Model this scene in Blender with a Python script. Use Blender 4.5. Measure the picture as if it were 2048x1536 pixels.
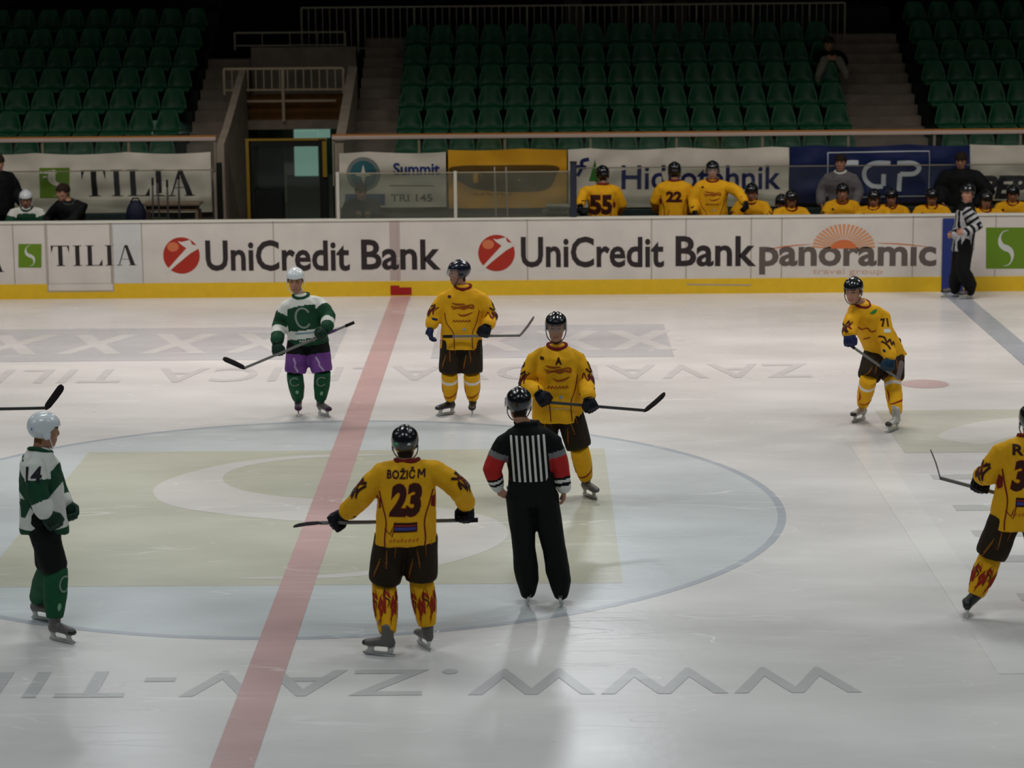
import bpy, bmesh, math, random
import numpy as np
from mathutils import Vector, Matrix, noise
from mathutils.bvhtree import BVHTree
random.seed(7); np.random.seed(7)
for o in list(bpy.data.objects): bpy.data.objects.remove(o)
SC = bpy.context.scene; COL = SC.collection

# ------------------------------------------------------------------ camera, world, lights, exposure
FPX = 4958.7
CAM = Vector((2.10709, -23.85258, 5.63396)); YAW, PITCH, ROLL = -0.00998, 0.18164, -0.00959
def cam_axes():
    sy, cy, sp, cp = math.sin(YAW), math.cos(YAW), math.sin(PITCH), math.cos(PITCH)
    F = Vector((sy*cp, cy*cp, -sp)); R = Vector((cy, -sy, 0)); U = R.cross(F)
    cr, sr = math.cos(ROLL), math.sin(ROLL)
    return R*cr + U*sr, U*cr - R*sr, F
CR, CU, CF = cam_axes()
cd = bpy.data.cameras.new('camera'); cam = bpy.data.objects.new('camera', cd); COL.objects.link(cam)
cd.sensor_width = 36; cd.lens = 36*FPX/2048; cd.clip_end = 300
cd.dof.use_dof = True; cd.dof.focus_distance = 24.0; cd.dof.aperture_fstop = 2.3
cam.matrix_world = Matrix(((CR.x, CU.x, -CF.x, CAM.x), (CR.y, CU.y, -CF.y, CAM.y), (CR.z, CU.z, -CF.z, CAM.z), (0, 0, 0, 1)))
SC.camera = cam
w = bpy.data.worlds.new('hall'); SC.world = w; w.use_nodes = True
w.node_tree.nodes['Background'].inputs[0].default_value = (.5, .6, .55, 1); w.node_tree.nodes['Background'].inputs[1].default_value = 0.012
SC.view_settings.view_transform = 'Standard'; SC.view_settings.look = 'None'
SC.view_settings.exposure = 0.0; SC.view_settings.gamma = 1; SC.view_settings.use_curve_mapping = False
def lamp(x, y, z, sx, sy, W, col, spread):
    l = bpy.data.lights.new('rink_or_fill_lamp', 'AREA'); l.shape = 'RECTANGLE'; l.size = sx; l.size_y = sy; l.energy = W; l.color = col; l.spread = math.radians(spread)
    o = bpy.data.objects.new('rink_or_fill_lamp', l); o.location = (x, y, z); COL.objects.link(o)
for lx in (-10, -2, 6, 14):
    for ly, W, c in ((-9, 125, (.90, .97, .98)), (0, 170, (.94, .96, .94)), (9, 300, (1, .92, .86))):
        lamp(lx, ly, 9.5, 3.0, 1.6, W, c, 128)

lamp(-4.6, 20.0, 2.35, .8, .3, 3.0, (.8, 1, .92), 160)  # unseen fill light added in the tunnel to brighten the doorway
for lx in (-12, -4, 4, 12): lamp(lx, 16.0, 8.5, 2.0, .5, 22, (1, .98, .9), 150)  # dim fill lights added above the stand to lift seats and banners
for lx, W in ((3.0, 26), (-5.5, 9)):
    lamp(lx, 21.0, 9.6, 1.6, .4, W, (.92, .96, 1), 70); SC.collection.objects[-1].rotation_euler = (math.radians(-71), 0, 0)

def at(px, py, Y):
    d = CF + CR*((px-1024)/FPX) - CU*((py-768)/FPX)
    return CAM + d*((Y-CAM.y)/d.y)
def gnd(px, py, z=0.0):
    d = CF + CR*((px-1024)/FPX) - CU*((py-768)/FPX)
    return CAM + d*((z-CAM.z)/d.z)

# ------------------------------------------------------------------ materials
MATS = {}
def mat(name, col, rough=.6, metal=0.0, spec=None, var=0.0, vscale=8.0, bump=0.0, bscale=60.0, coat=0.0):
    if name in MATS: return MATS[name]
    m = bpy.data.materials.new(name); m.use_nodes = True; nt = m.node_tree; b = nt.nodes['Principled BSDF']
    b.inputs['Base Color'].default_value = (*col, 1); b.inputs['Roughness'].default_value = rough; b.inputs['Metallic'].default_value = metal
    b.inputs['Specular IOR Level'].default_value = spec if spec is not None else (.5 if rough < .5 else .18)
    if coat: b.inputs['Coat Weight'].default_value = coat; b.inputs['Coat Roughness'].default_value = .15
    tc = nt.nodes.new('ShaderNodeTexCoord')
    if var:
        n = nt.nodes.new('ShaderNodeTexNoise'); n.inputs['Scale'].default_value = vscale; n.inputs['Detail'].default_value = 4
        nt.links.new(tc.outputs['Object'], n.inputs['Vector'])
        r = nt.nodes.new('ShaderNodeMapRange'); r.inputs[1].default_value = .3; r.inputs[2].default_value = .7; r.inputs[3].default_value = 1-var; r.inputs[4].default_value = 1+var
        nt.links.new(n.outputs['Fac'], r.inputs[0])
        mx = nt.nodes.new('ShaderNodeMix'); mx.data_type = 'RGBA'; mx.blend_type = 'MULTIPLY'; mx.inputs['Factor'].default_value = 1
        mx.inputs['A'].default_value = (*col, 1); nt.links.new(r.outputs[0], mx.inputs['B']); nt.links.new(mx.outputs['Result'], b.inputs['Base Color'])
    if bump:
        n2 = nt.nodes.new('ShaderNodeTexNoise'); n2.inputs['Scale'].default_value = bscale; n2.inputs['Detail'].default_value = 3
        nt.links.new(tc.outputs['Object'], n2.inputs['Vector'])
        bp = nt.nodes.new('ShaderNodeBump'); bp.inputs['Strength'].default_value = bump; bp.inputs['Distance'].default_value = .01
        nt.links.new(n2.outputs['Fac'], bp.inputs['Height']); nt.links.new(bp.outputs[0], b.inputs['Normal'])
    MATS[name] = m; return m
def glass_mat(name, tint, haze=.06, hazecol=(.5, .55, .5)):
    m = bpy.data.materials.new(name); m.use_nodes = True; nt = m.node_tree; nt.nodes.clear()
    o = nt.nodes.new('ShaderNodeOutputMaterial'); t = nt.nodes.new('ShaderNodeBsdfTransparent'); t.inputs[0].default_value = (*tint, 1)
    g = nt.nodes.new('ShaderNodeBsdfGlossy'); g.inputs['Roughness'].default_value = .08
    d = nt.nodes.new('ShaderNodeBsdfDiffuse'); d.inputs[0].default_value = (*hazecol, 1)
    f = nt.nodes.new('ShaderNodeFresnel'); f.inputs[0].default_value = 1.25
    n = nt.nodes.new('ShaderNodeTexNoise'); n.inputs['Scale'].default_value = 3; tc = nt.nodes.new('ShaderNodeTexCoord'); nt.links.new(tc.outputs['Object'], n.inputs['Vector'])
    mr = nt.nodes.new('ShaderNodeMapRange'); mr.inputs[3].default_value = haze*.4; mr.inputs[4].default_value = haze*1.6; nt.links.new(n.outputs['Fac'], mr.inputs[0])
    a = nt.nodes.new('ShaderNodeMixShader'); b = nt.nodes.new('ShaderNodeMixShader')
    nt.links.new(mr.outputs[0], a.inputs[0]); nt.links.new(t.outputs[0], a.inputs[1]); nt.links.new(d.outputs[0], a.inputs[2])
    nt.links.new(f.outputs[0], b.inputs[0]); nt.links.new(a.outputs[0], b.inputs[1]); nt.links.new(g.outputs[0], b.inputs[2]); nt.links.new(b.outputs[0], o.inputs[0])
    return m

def ice_material(name, col, tint=1.0):
    """ice with faint paint colour, smears and skate scratches in roughness and bump"""
    m = bpy.data.materials.new(name); m.use_nodes = True; nt = m.node_tree; b = nt.nodes['Principled BSDF']; L = nt.links.new
    geo = nt.nodes.new('ShaderNodeNewGeometry')
    def mapn(sx, sy, rz, src=None):
        mp = nt.nodes.new('ShaderNodeMapping'); mp.inputs['Scale'].default_value = (sx, sy, 1); mp.inputs['Rotation'].default_value = (0, 0, rz)
        L(src or geo.outputs['Position'], mp.inputs['Vector']); return mp.outputs[0]
    n = nt.nodes.new('ShaderNodeTexNoise'); n.inputs['Scale'].default_value = 1; n.inputs['Detail'].default_value = 6; n.inputs['Roughness'].default_value = .55
    L(mapn(.22, .45, .3), n.inputs['Vector'])
    r = nt.nodes.new('ShaderNodeMapRange'); r.inputs[1].default_value = .3; r.inputs[2].default_value = .7; r.inputs[3].default_value = .76; r.inputs[4].default_value = 1.05; L(n.outputs['Fac'], r.inputs[0])
    # skate scratches: thin stretched wave lines masked by noise
    tot = None
    for k, (rz, sc, dist) in enumerate(((.35, 1.3, 3.5), (-.9, 1.0, 5.0), (1.5, 1.1, 4.0), (.9, .7, 6.0))):
        wv = nt.nodes.new('ShaderNodeTexNoise'); wv.inputs['Scale'].default_value = sc; wv.inputs['Detail'].default_value = 1; wv.inputs['Distortion'].default_value = .6
        L(mapn(.35, 2.6, rz), wv.inputs['Vector'])
        a = nt.nodes.new('ShaderNodeMath'); a.operation = 'SUBTRACT'; L(wv.outputs['Fac'], a.inputs[0]); a.inputs[1].default_value = .5
        a2 = nt.nodes.new('ShaderNodeMath'); a2.operation = 'ABSOLUTE'; L(a.outputs[0], a2.inputs[0])
        a3 = nt.nodes.new('ShaderNodeMapRange'); a3.inputs[1].default_value = 0; a3.inputs[2].default_value = .006; a3.inputs[3].default_value = 1; a3.inputs[4].default_value = 0; L(a2.outputs[0], a3.inputs[0])
        mk = nt.nodes.new('ShaderNodeTexNoise'); mk.inputs['Scale'].default_value = .6; L(mapn(1, 1, k), mk.inputs['Vector'])
        mr = nt.nodes.new('ShaderNodeMapRange'); mr.inputs[1].default_value = .48; mr.inputs[2].default_value = .62; L(mk.outputs['Fac'], mr.inputs[0])
        ml = nt.nodes.new('ShaderNodeMath'); ml.operation = 'MULTIPLY'; L(a3.outputs[0], ml.inputs[0]); L(mr.outputs[0], ml.inputs[1])
        if tot is None: tot = ml.outputs[0]
        else:
            ad = nt.nodes.new('ShaderNodeMath'); ad.operation = 'MAXIMUM'; L(tot, ad.inputs[0]); L(ml.outputs[0], ad.inputs[1]); tot = ad.outputs[0]
    mx = nt.nodes.new('ShaderNodeMix'); mx.data_type = 'RGBA'; mx.blend_type = 'MULTIPLY'; mx.inputs['Factor'].default_value = 1
    mx.inputs['A'].default_value = (*col, 1); L(r.outputs[0], mx.inputs['B'])
    m2 = nt.nodes.new('ShaderNodeMix'); m2.data_type = 'RGBA'; m2.inputs['B'].default_value = (.95, .96, .97, 1)
    sf = nt.nodes.new('ShaderNodeMath'); sf.operation = 'MULTIPLY'; sf.inputs[1].default_value = .35; L(tot, sf.inputs[0]); L(sf.outputs[0], m2.inputs['Factor'])
    L(mx.outputs['Result'], m2.inputs['A']); L(m2.outputs['Result'], b.inputs['Base Color'])
    rr = nt.nodes.new('ShaderNodeMapRange'); rr.inputs[1].default_value = .3; rr.inputs[2].default_value = .7; rr.inputs[3].default_value = .2; rr.inputs[4].default_value = .36; L(n.outputs['Fac'], rr.inputs[0]); L(rr.outputs[0], b.inputs['Roughness'])
    b.inputs['IOR'].default_value = 1.31
    bp = nt.nodes.new('ShaderNodeBump'); bp.inputs['Strength'].default_value = .25; bp.inputs['Distance'].default_value = .004
    fn = nt.nodes.new('ShaderNodeTexNoise'); fn.inputs['Scale'].default_value = 9; fn.inputs['Detail'].default_value = 3; L(geo.outputs['Position'], fn.inputs['Vector'])
    ad = nt.nodes.new('ShaderNodeMath'); ad.operation = 'ADD'; L(tot, ad.inputs[0]); L(fn.outputs['Fac'], ad.inputs[1]); L(ad.outputs[0], bp.inputs['Height']); L(bp.outputs[0], b.inputs['Normal'])
    return m

YEL = mat('jersey_yellow', (.78, .40, .010), .75, var=.06, vscale=9, bump=.25, bscale=140)
DRED = mat('print_dark_red', (.17, .012, .012), .75)
DBRN = mat('print_dark_brown', (.045, .014, .01), .75)
ORNG = mat('print_orange', (.55, .14, .015), .7)
PANT = mat('pants_dark_brown', (.022, .014, .007), .7, var=.15, bump=.3, bscale=70)
BLKC = mat('cloth_black', (.0045, .006, .0065), .75, var=.2, bump=.3, bscale=60)
BLKG = mat('glove_black', (.007, .008, .013), .55, var=.2, bump=.35, bscale=80)
NAVG = mat('glove_navy', (.012, .020, .075), .55, var=.2, bump=.3, bscale=80)
GRNG = mat('glove_dark_green', (.010, .035, .022), .55, var=.2, bump=.3, bscale=80)
WHTC = mat('cloth_white', (.68, .70, .66), .75, var=.05, bump=.25, bscale=120)
GRN = mat('jersey_green', (.010, .060, .028), .75, var=.12, bump=.25, bscale=120)
GRS = mat('sock_green', (.010, .085, .035), .75, var=.12, bump=.3, bscale=120)
PURP = mat('print_purple', (.17, .06, .27), .7, var=.1)
HELB = mat('helmet_black', (.008, .010, .013), .22, coat=.5)
HELN = mat('helmet_navy', (.010, .012, .028), .25, coat=.5)
HELW = mat('helmet_white', (.70, .76, .80), .25, coat=.4)
SKIN = mat('skin', (.42, .22, .15), .55, var=.08, vscale=30)
LIP = mat('lips', (.30, .10, .08), .5)
BROW = mat('brow_hair', (.05, .03, .02), .8)
EYE = mat('eye', (.03, .025, .02), .2)
HAIR = mat('hair_dark', (.025, .016, .010), .8, bump=.6, bscale=90)
HAIRB = mat('hair_brown', (.20, .09, .03), .8, bump=.6, bscale=90)
BOOT = mat('boot_black', (.015, .016, .018), .4, var=.2)
BOOTG = mat('boot_grey', (.11, .10, .10), .45, var=.15)
BOOTW = mat('boot_silver', (.42, .40, .37), .4, var=.1)
HOLD = mat('holder_white', (.62, .64, .60), .4)
STEEL = mat('steel', (.62, .63, .65), .25, metal=1)
STK = mat('stick_shaft', (.035, .035, .035), .4)
STKG = mat('stick_grey', (.16, .16, .15), .4)
TAPE = mat('tape_black', (.018, .013, .016), .8, bump=.4, bscale=200)
TAPEW = mat('tape_white', (.75, .74, .70), .7)
RED = mat('cloth_red', (.42, .022, .02), .75, var=.08)
GREYC = mat('cloth_grey', (.18, .18, .19), .8, var=.1)
SUIT = mat('cloth_suit_grey', (.13, .125, .135), .85, var=.15, vscale=20)
VISOR = glass_mat('visor_clear', (.86, .88, .9), .10, (.6, .62, .62))

# ------------------------------------------------------------------ mesh helpers
def V(*a): return np.array(a, float)
def nrm(a): a = np.array(a, float); return a/(np.linalg.norm(a)+1e-12)
def loft(rings, n=20, cap=True):
    """rings: (centre, u, v) half-axis vectors"""
    vs, fs = [], []
    th = np.linspace(0, 2*np.pi, n, endpoint=False)
    for c, u, v in rings:
        c, u, v = map(lambda q: np.array(q, float), (c, u, v))
        for a in th: vs.append(c+u*math.cos(a)+v*math.sin(a))
    m = len(rings)
    for i in range(m-1):
        for k in range(n):
            k2 = (k+1) % n; fs.append((i*n+k, i*n+k2, (i+1)*n+k2, (i+1)*n+k))
    if cap:
        vs.append(np.array(rings[0][0], float)); vs.append(np.array(rings[-1][0], float)); a, b = len(vs)-2, len(vs)-1
        for k in range(n):
            k2 = (k+1) % n; fs.append((a, k2, k)); fs.append((b, (m-1)*n+k, (m-1)*n+k2))
    return vs, fs
def tube(pts, rad, n=14, flat=1.0, ref=None, round_ends=True):
    pts = [np.array(p, float) for p in pts]; rad = list(rad)
    d0 = nrm(pts[1]-pts[0]); r = np.array(ref if ref is not None else (0, 0, 1), float)
    if abs(r@d0) > .95: r = V(1, 0, 0) if abs(d0[0]) < .9 else V(0, 1, 0)
    rings = []
    m = len(pts); u = nrm(r-d0*(r@d0))
    for i in range(m):
        a = pts[max(i-1, 0)]; b = pts[min(i+1, m-1)]; d = nrm(b-a); u = nrm(u-d*(u@d)); v = np.cross(d, u)
        if i == 0 and round_ends:
            for q in (1.0, .8, .45): rings.append((pts[0]-d*rad[0]*math.sin(q*1.4)*.9, u*rad[0]*max(math.cos(q*1.4), .05), v*rad[0]*max(math.cos(q*1.4), .05)*flat))
        rings.append((pts[i], u*rad[i], v*rad[i]*flat))
        if i == m-1 and round_ends:
            for q in (.45, .8, 1.0): rings.append((pts[-1]+d*rad[-1]*math.sin(q*1.4)*.9, u*rad[-1]*max(math.cos(q*1.4), .05), v*rad[-1]*max(math.cos(q*1.4), .05)*flat))
    return loft(rings, n)
def ell(c, u, v, w, n=16, m=10):
    c, u, v, w = (np.array(q, float) for q in (c, u, v, w))
    return loft([(c+w*math.sin(a), u*max(math.cos(a), .03), v*max(math.cos(a), .03)) for a in np.linspace(-math.pi/2, math.pi/2, m)], n)
def boxm(x0, x1, y0, y1, z0, z1):
    vs = [(x, y, z) for x in (x0, x1) for y in (y0, y1) for z in (z0, z1)]
    return vs, [(0, 1, 3, 2), (4, 6, 7, 5), (0, 4, 5, 1), (2, 3, 7, 6), (0, 2, 6, 4), (1, 5, 7, 3)]
def barm(a, b, w, h=None, ref=(0, 0, 1)):
    """rectangular bar from a to b"""
    h = h or w; a = V(*a); b = V(*b); d = nrm(b-a); r = V(*ref)
    if abs(r@d) > .95: r = V(1, 0, 0)
    u = nrm(np.cross(d, r)); v = np.cross(u, d)
    vs = [p+u*sx*w/2+v*sz*h/2 for p in (a, b) for sx, sz in ((-1, -1), (1, -1), (1, 1), (-1, 1))]
    return vs, [(0, 3, 2, 1), (4, 5, 6, 7), (0, 1, 5, 4), (1, 2, 6, 5), (2, 3, 7, 6), (3, 0, 4, 7)]
def join(parts):
    vs, fs = [], []
    for a, f in parts:
        o = len(vs); vs += [tuple(map(float, p)) for p in a]; fs += [tuple(i+o for i in q) for q in f]
    return vs, fs
TMP = bpy.data.scenes.new('tmp')
def fuse(parts, voxel=.012, smooth=4):
    vs, fs = join(parts)
    me = bpy.data.meshes.new('t'); me.from_pydata(vs, [], fs); me.update()
    bm = bmesh.new(); bm.from_mesh(me); bmesh.ops.recalc_face_normals(bm, faces=bm.faces); bm.to_mesh(me); bm.free()
    ob = bpy.data.objects.new('t', me); TMP.collection.objects.link(ob)
    r = ob.modifiers.new('r', 'REMESH'); r.mode = 'VOXEL'; r.voxel_size = voxel
    if smooth: s = ob.modifiers.new('s', 'SMOOTH'); s.factor = .5; s.iterations = smooth
    TMP.view_layers[0].update(); dg = TMP.view_layers[0].depsgraph
    out = bpy.data.meshes.new_from_object(ob.evaluated_get(dg))
    bpy.data.objects.remove(ob); bpy.data.meshes.remove(me); return out
def wrinkle(me, amp, freq, stretch=(1, 1, .5), seed=0.0):
    n = len(me.vertices); co = np.empty(n*3); me.vertices.foreach_get('co', co); co = co.reshape(-1, 3)
    no = np.array([v.normal[:] for v in me.vertices])
    S = V(*stretch)*freq
    d = np.array([noise.noise(Vector(q*S+seed))+.5*noise.noise(Vector(q*S*2.3+seed+7)) for q in co])
    co += no*(d*amp)[:, None]; me.vertices.foreach_set('co', co.ravel()); me.update()
def centers(me):
    c = np.empty(len(me.polygons)*3); me.polygons.foreach_get('center', c); return c.reshape(-1, 3)
def setmats(me, mats, idx=None):
    me.materials.clear()
    for m in mats: me.materials.append(m)
    if idx is not None: me.polygons.foreach_set('material_index', np.array(idx, dtype=np.int32))
    me.update()
def segt(C, A, B):
    A = np.array(A, float); B = np.array(B, float); d = B-A; t = ((C-A)@d)/(d@d); q = A+np.clip(t, 0, 1)[:, None]*d
    return t, np.linalg.norm(C-q, axis=1)
def ob_from(name, me, parent=None, smooth=True, origin=None, solid=0.0):
    """link a mesh object; vertex coordinates are world coordinates, moved to origin-relative"""
    org = Vector(origin) if origin is not None else (Vector(parent['_org']) if parent is not None else Vector((0, 0, 0)))
    if org.length: me.transform(Matrix.Translation(-org))
    if smooth: me.polygons.foreach_set('use_smooth', np.ones(len(me.polygons), dtype=bool)); me.update()
    o = bpy.data.objects.new(name, me); COL.objects.link(o)
    if parent is not None: o.parent = parent
    else: o.location = org
    ORG[o.name] = tuple(org)
    o['_org'] = list(org)
    return o
ORG = {}
def mesh_of(parts, m, smooth=False):
    vs, fs = join(parts); me = bpy.data.meshes.new('m'); me.from_pydata(vs, [], fs); me.update()
    bm = bmesh.new(); bm.from_mesh(me); bmesh.ops.recalc_face_normals(bm, faces=bm.faces); bm.to_mesh(me); bm.free()
    if m is not None: me.materials.append(m)
    return me
def part(name, parts, m, parent=None, smooth=False, origin=None, bevel=0.0):
    me = mesh_of(parts, m)
    o = ob_from(name, me, parent, smooth, origin)
    if bevel: b = o.modifiers.new('b', 'BEVEL'); b.width = bevel; b.segments = 2
    return o
def empty(name, loc):
    o = bpy.data.objects.new(name, None); COL.objects.link(o); o.location = loc; o['_org'] = list(loc); o.empty_display_size = .1
    return o
def tag(o, label=None, cat=None, group=None, kind=None):
    if label: o['label'] = label
    if cat: o['category'] = cat
    if group: o['group'] = group
    if kind: o['kind'] = kind
    return o

# ------------------------------------------------------------------ flat shapes, lettering, prints
def text2d(s, bold=0.0, shear=0.0, spacing=1.0):
    c = bpy.data.curves.new('t', 'FONT'); c.body = s; c.offset = bold; c.shear = shear; c.space_character = spacing; c.resolution_u = 3
    ob = bpy.data.objects.new('t', c); TMP.collection.objects.link(ob); TMP.view_layers[0].update()
    me = bpy.data.meshes.new_from_object(ob.evaluated_get(TMP.view_layers[0].depsgraph))
    v = [(p.co.x, p.co.y) for p in me.vertices]; f = [tuple(p.vertices) for p in me.polygons]
    bpy.data.objects.remove(ob); bpy.data.curves.remove(c); bpy.data.meshes.remove(me)
    a = np.array(v); a -= a.min(0); a /= a.max(0); return a, f
def poly2d(loops):
    vs, fs = [], []
    for l in loops: o = len(vs); vs += [tuple(p) for p in l]; fs.append(tuple(range(o, o+len(l))))
    return np.array(vs, float), fs
def stroke2d(pts, w, taper=False):
    """ribbon following a polyline"""
    pts = [np.array(p, float) for p in pts]; L, R = [], []; n = len(pts)
    for i, p in enumerate(pts):
        d = nrm(pts[min(i+1, n-1)]-pts[max(i-1, 0)]); q = np.array((-d[1], d[0])); ww = w/2
        if taper: ww *= max(.08, 1-abs(2*i/(n-1)-1)**2) if taper == 2 else max(.08, 1-i/(n-1))
        L.append(p+q*ww); R.append(p-q*ww)
    return L+R[::-1]
def strokes2d(lst, w, taper=False):
    vs, fs = [], []
    for pts in lst:
        l = stroke2d(pts, w, taper); n = len(l)//2; o = len(vs); vs += [tuple(q) for q in l]
        for i in range(n-1): fs.append((o+i, o+i+1, o+2*n-2-i, o+2*n-1-i))
    return np.array(vs, float), fs
def cat_rom(pts, k=6, closed=False):
    P = [np.array(p, float) for p in pts]; out = []; n = len(P)
    for i in range(n if closed else n-1):
        a, b, c, d = (P[(i-1) % n] if closed or i > 0 else P[0]), P[i], P[(i+1) % n], (P[(i+2) % n] if closed or i+2 < n else P[-1])
        for j in range(k):
            t = j/k; out.append(.5*((2*b)+(c-a)*t+(2*a-5*b+4*c-d)*t*t+(3*b-3*c+d-a)*t**3))
    if not closed: out.append(P[-1])
    return out
def place2d(shape, sx, sy, ox=0, oy=0, rot=0):
    a, f = shape; b = a*np.array((sx, sy))
    if rot: c, s = math.cos(rot), math.sin(rot); b = b@np.array(((c, s), (-s, c)))
    return b+np.array((ox, oy)), f
def merge2d(shapes):
    vs, fs = [], []
    for a, f in shapes: o = len(vs); vs += [tuple(q) for q in a]; fs += [tuple(i+o for i in q) for q in f]
    return np.array(vs, float), fs
def flat_print(name, shape, m, O, U, Vv, parent, lift=0.0):
    """a flat print laid on a plane: O + U*x + V*y, U x V is the outward side"""
    a, f = shape; O, U, Vv = V(*O), V(*U), V(*Vv); N = nrm(np.cross(U, Vv))
    me = bpy.data.meshes.new('p'); me.from_pydata([tuple(O+U*x+Vv*y+N*lift) for x, y in a], [], f); me.materials.append(m); me.update()
    return ob_from(name, me, parent, smooth=False)
def dice(shape, step):
    a, f = shape; bm = bmesh.new(); vv = [bm.verts.new((p[0], p[1], 0)) for p in a]
    for q in f:
        try: bm.faces.new([vv[i] for i in q])
        except ValueError: pass
    bmesh.ops.triangulate(bm, faces=bm.faces)
    lo, hi = a.min(0), a.max(0)
    for ax in (0, 1):
        for c in np.arange(lo[ax]+step, hi[ax], step):
            g = bm.verts[:]+bm.edges[:]+bm.faces[:]
            bmesh.ops.bisect_plane(bm, geom=g, dist=1e-6, plane_co=((c, 0, 0) if ax == 0 else (0, c, 0)), plane_no=((1, 0, 0) if ax == 0 else (0, 1, 0)))
    bm.verts.index_update(); vs = [(v.co.x, v.co.y) for v in bm.verts]; fs = [tuple(v.index for v in q.verts) for q in bm.faces]; bm.free()
    return vs, fs
def wrap_print(name, shape, m, target, mapper, parent, step=.025, lift=.003):
    """a cloth print: the shape is cut fine and laid onto the surface it belongs to; mapper(x,y) -> (ray origin, direction)"""
    vs, fs = dice(shape, step); co, ok = [], []
    for x, y in vs:
        o, d = mapper(x, y); d = Vector(d).normalized(); h = target.ray_cast(Vector(o), d, 1.2)
        if h[0] is None or h[1].dot(d) > 0: ok.append(False); co.append((0, 0, 0)); continue
        ok.append(True); co.append(tuple(h[0]+h[1]*lift-d*lift*.5))
    fs = [f for f in fs if all(ok[i] for i in f) and max((Vector(co[f[i]])-Vector(co[f[i-1]])).length for i in range(len(f))) < step*5]
    if not fs: return None
    used = sorted({i for f in fs for i in f}); rm = {i: k for k, i in enumerate(used)}
    me = bpy.data.meshes.new('p'); me.from_pydata([co[i] for i in used], [], [tuple(rm[i] for i in f) for f in fs]); me.materials.append(m); me.update()
    return ob_from(name, me, parent, smooth=True)
def planar(O, U, Vv, N):
    O, U, Vv, N = V(*O), nrm(U), nrm(Vv), nrm(N)
    return lambda x, y: (O+U*x+Vv*y+N*.45, -N)
def around(A, B, ref, R=.25):
    """x = metres round the limb at radius .09 (0 = ref direction), y = metres along from A"""
    A, B = V(*A), V(*B); d = nrm(B-A); r = np.array(ref, float); u = nrm(r-d*(r@d)); w_ = np.cross(d, u)
    def f(x, y):
        a = x/.09; q = u*math.cos(a)+w_*math.sin(a); return A+d*y+q*R, -q
    return f
def bvh(me): return BVHTree.FromPolygons([v.co.copy() for v in me.vertices], [tuple(p.vertices) for p in me.polygons])

# ------------------------------------------------------------------ people
Z = V(0, 0, 1); HS = 1.12      # heads a touch larger: padded helmets
def hand_parts(W, h, n, g, curl=1.0, s=1.0, glove=False):
    """wrist W, h wrist->knuckles, n palm side, g thumb side. Four unequal fingers and a thumb."""
    W = V(*W); h = nrm(h); n = nrm(V(*n)-h*(V(*n)@h)); g = nrm(V(*g)-h*(V(*g)@h)-n*(V(*g)@n))
    k = s*(1.22 if glove else 1.0); P = []
    pw, pt = (.052, .030) if glove else (.042, .016)
    P.append(loft([(W-h*.01*k, g*pw*.62*k, n*pt*1.0*k), (W+h*.03*k, g*pw*.9*k, n*pt*1.1*k), (W+h*.065*k, g*pw*k, n*pt*1.1*k), (W+h*.092*k, g*pw*.95*k, n*pt*.9*k), (W+h*.10*k, g*pw*.7*k, n*pt*.5*k)], 16))
    rf = .0145 if glove else .0092
    for i, (off, L) in enumerate(((.031, .95), (.0105, 1.05), (-.0105, 1.0), (-.031, .80))):
        p = W+h*.088*k+g*off*k*(1.2 if glove else 1); pts = [p-h*.01]; a = 0
        for seg, da in ((.042, 1.0), (.027, 1.35), (.021, .9)):
            a += da*curl*(1+.06*i); p = p+(h*math.cos(a)+n*math.sin(a))*seg*L*k; pts.append(p)
        P.append(tube(pts, [rf*k*1.08, rf*k*1.05, rf*k, rf*k*.85], 10))
    t0 = W+h*.025*k+g*pw*.75*k; d1 = nrm(h*.75+g*.65+n*.35*curl); d2 = nrm(h*.75-g*.1*curl+n*.75*curl)
    P.append(tube([t0-d1*.01, t0+d1*.04*k, t0+d1*.04*k+d2*.032*k, t0+d1*.04*k+d2*.055*k], [rf*1.45*k, rf*1.3*k, rf*1.15*k, rf*.95*k], 10))
    return P
def palm_grip(S, h, n, glove=True):
    """wrist position for a hand closed on a stick at S"""
    k = 1.22 if glove else 1; return V(*S)-nrm(h)*.098*k-nrm(n)*.034*k
def head_frame(f, up):
    f = nrm(f); u = nrm(np.array(up, float)-f*(np.array(up, float)@f)); return f, u, np.cross(f, u)   # front, up, right
def head_parts(H, f, u, r):
    C = lambda z, y: H+u*z+f*y
    R = [(-.122, .022, .050, .026), (-.108, .042, .040, .050), (-.085, .056, .026, .070), (-.05, .064, .014, .084), (-.015, .070, .006, .092), (.02, .074, .0, .097), (.055, .073, -.004, .096), (.085, .062, -.008, .083), (.108, .040, -.010, .055), (.119, .015, -.010, .022)]
    P = [loft([(C(z, y), r*a, f*b) for z, a, y, b in R], 22)]
    P.append(loft([(C(.022, .088), r*.008, f*.010), (C(.0, .098), r*.010, f*.012), (C(-.020, .106), r*.013, f*.014), (C(-.032, .100), r*.016, f*.013), (C(-.038, .092), r*.010, f*.008)], 10))   # nose
    P.append(ell(C(.030, .088), r*.048, u*.009, f*.014, 12, 7))                                                   # brow ridge
    P.append(ell(C(-.064, .092), r*.024, u*.007, f*.012, 12, 7)); P.append(ell(C(-.074, .088), r*.020, u*.007, f*.012, 12, 7))  # lips
    P.append(ell(C(-.108, .075), r*.022, u*.014, f*.018, 12, 7))                                                   # chin
    for s in (-1, 1):
        P.append(ell(C(-.005, -.008)+r*s*.076, u*.032, f*.018-r*s*.004, r*.008, 12, 7))                            # ear
        P.append(ell(C(-.02, .062)+r*s*.042, u*.022, f*.022, r*.022, 12, 7))                                        # cheek
    return P
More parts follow.
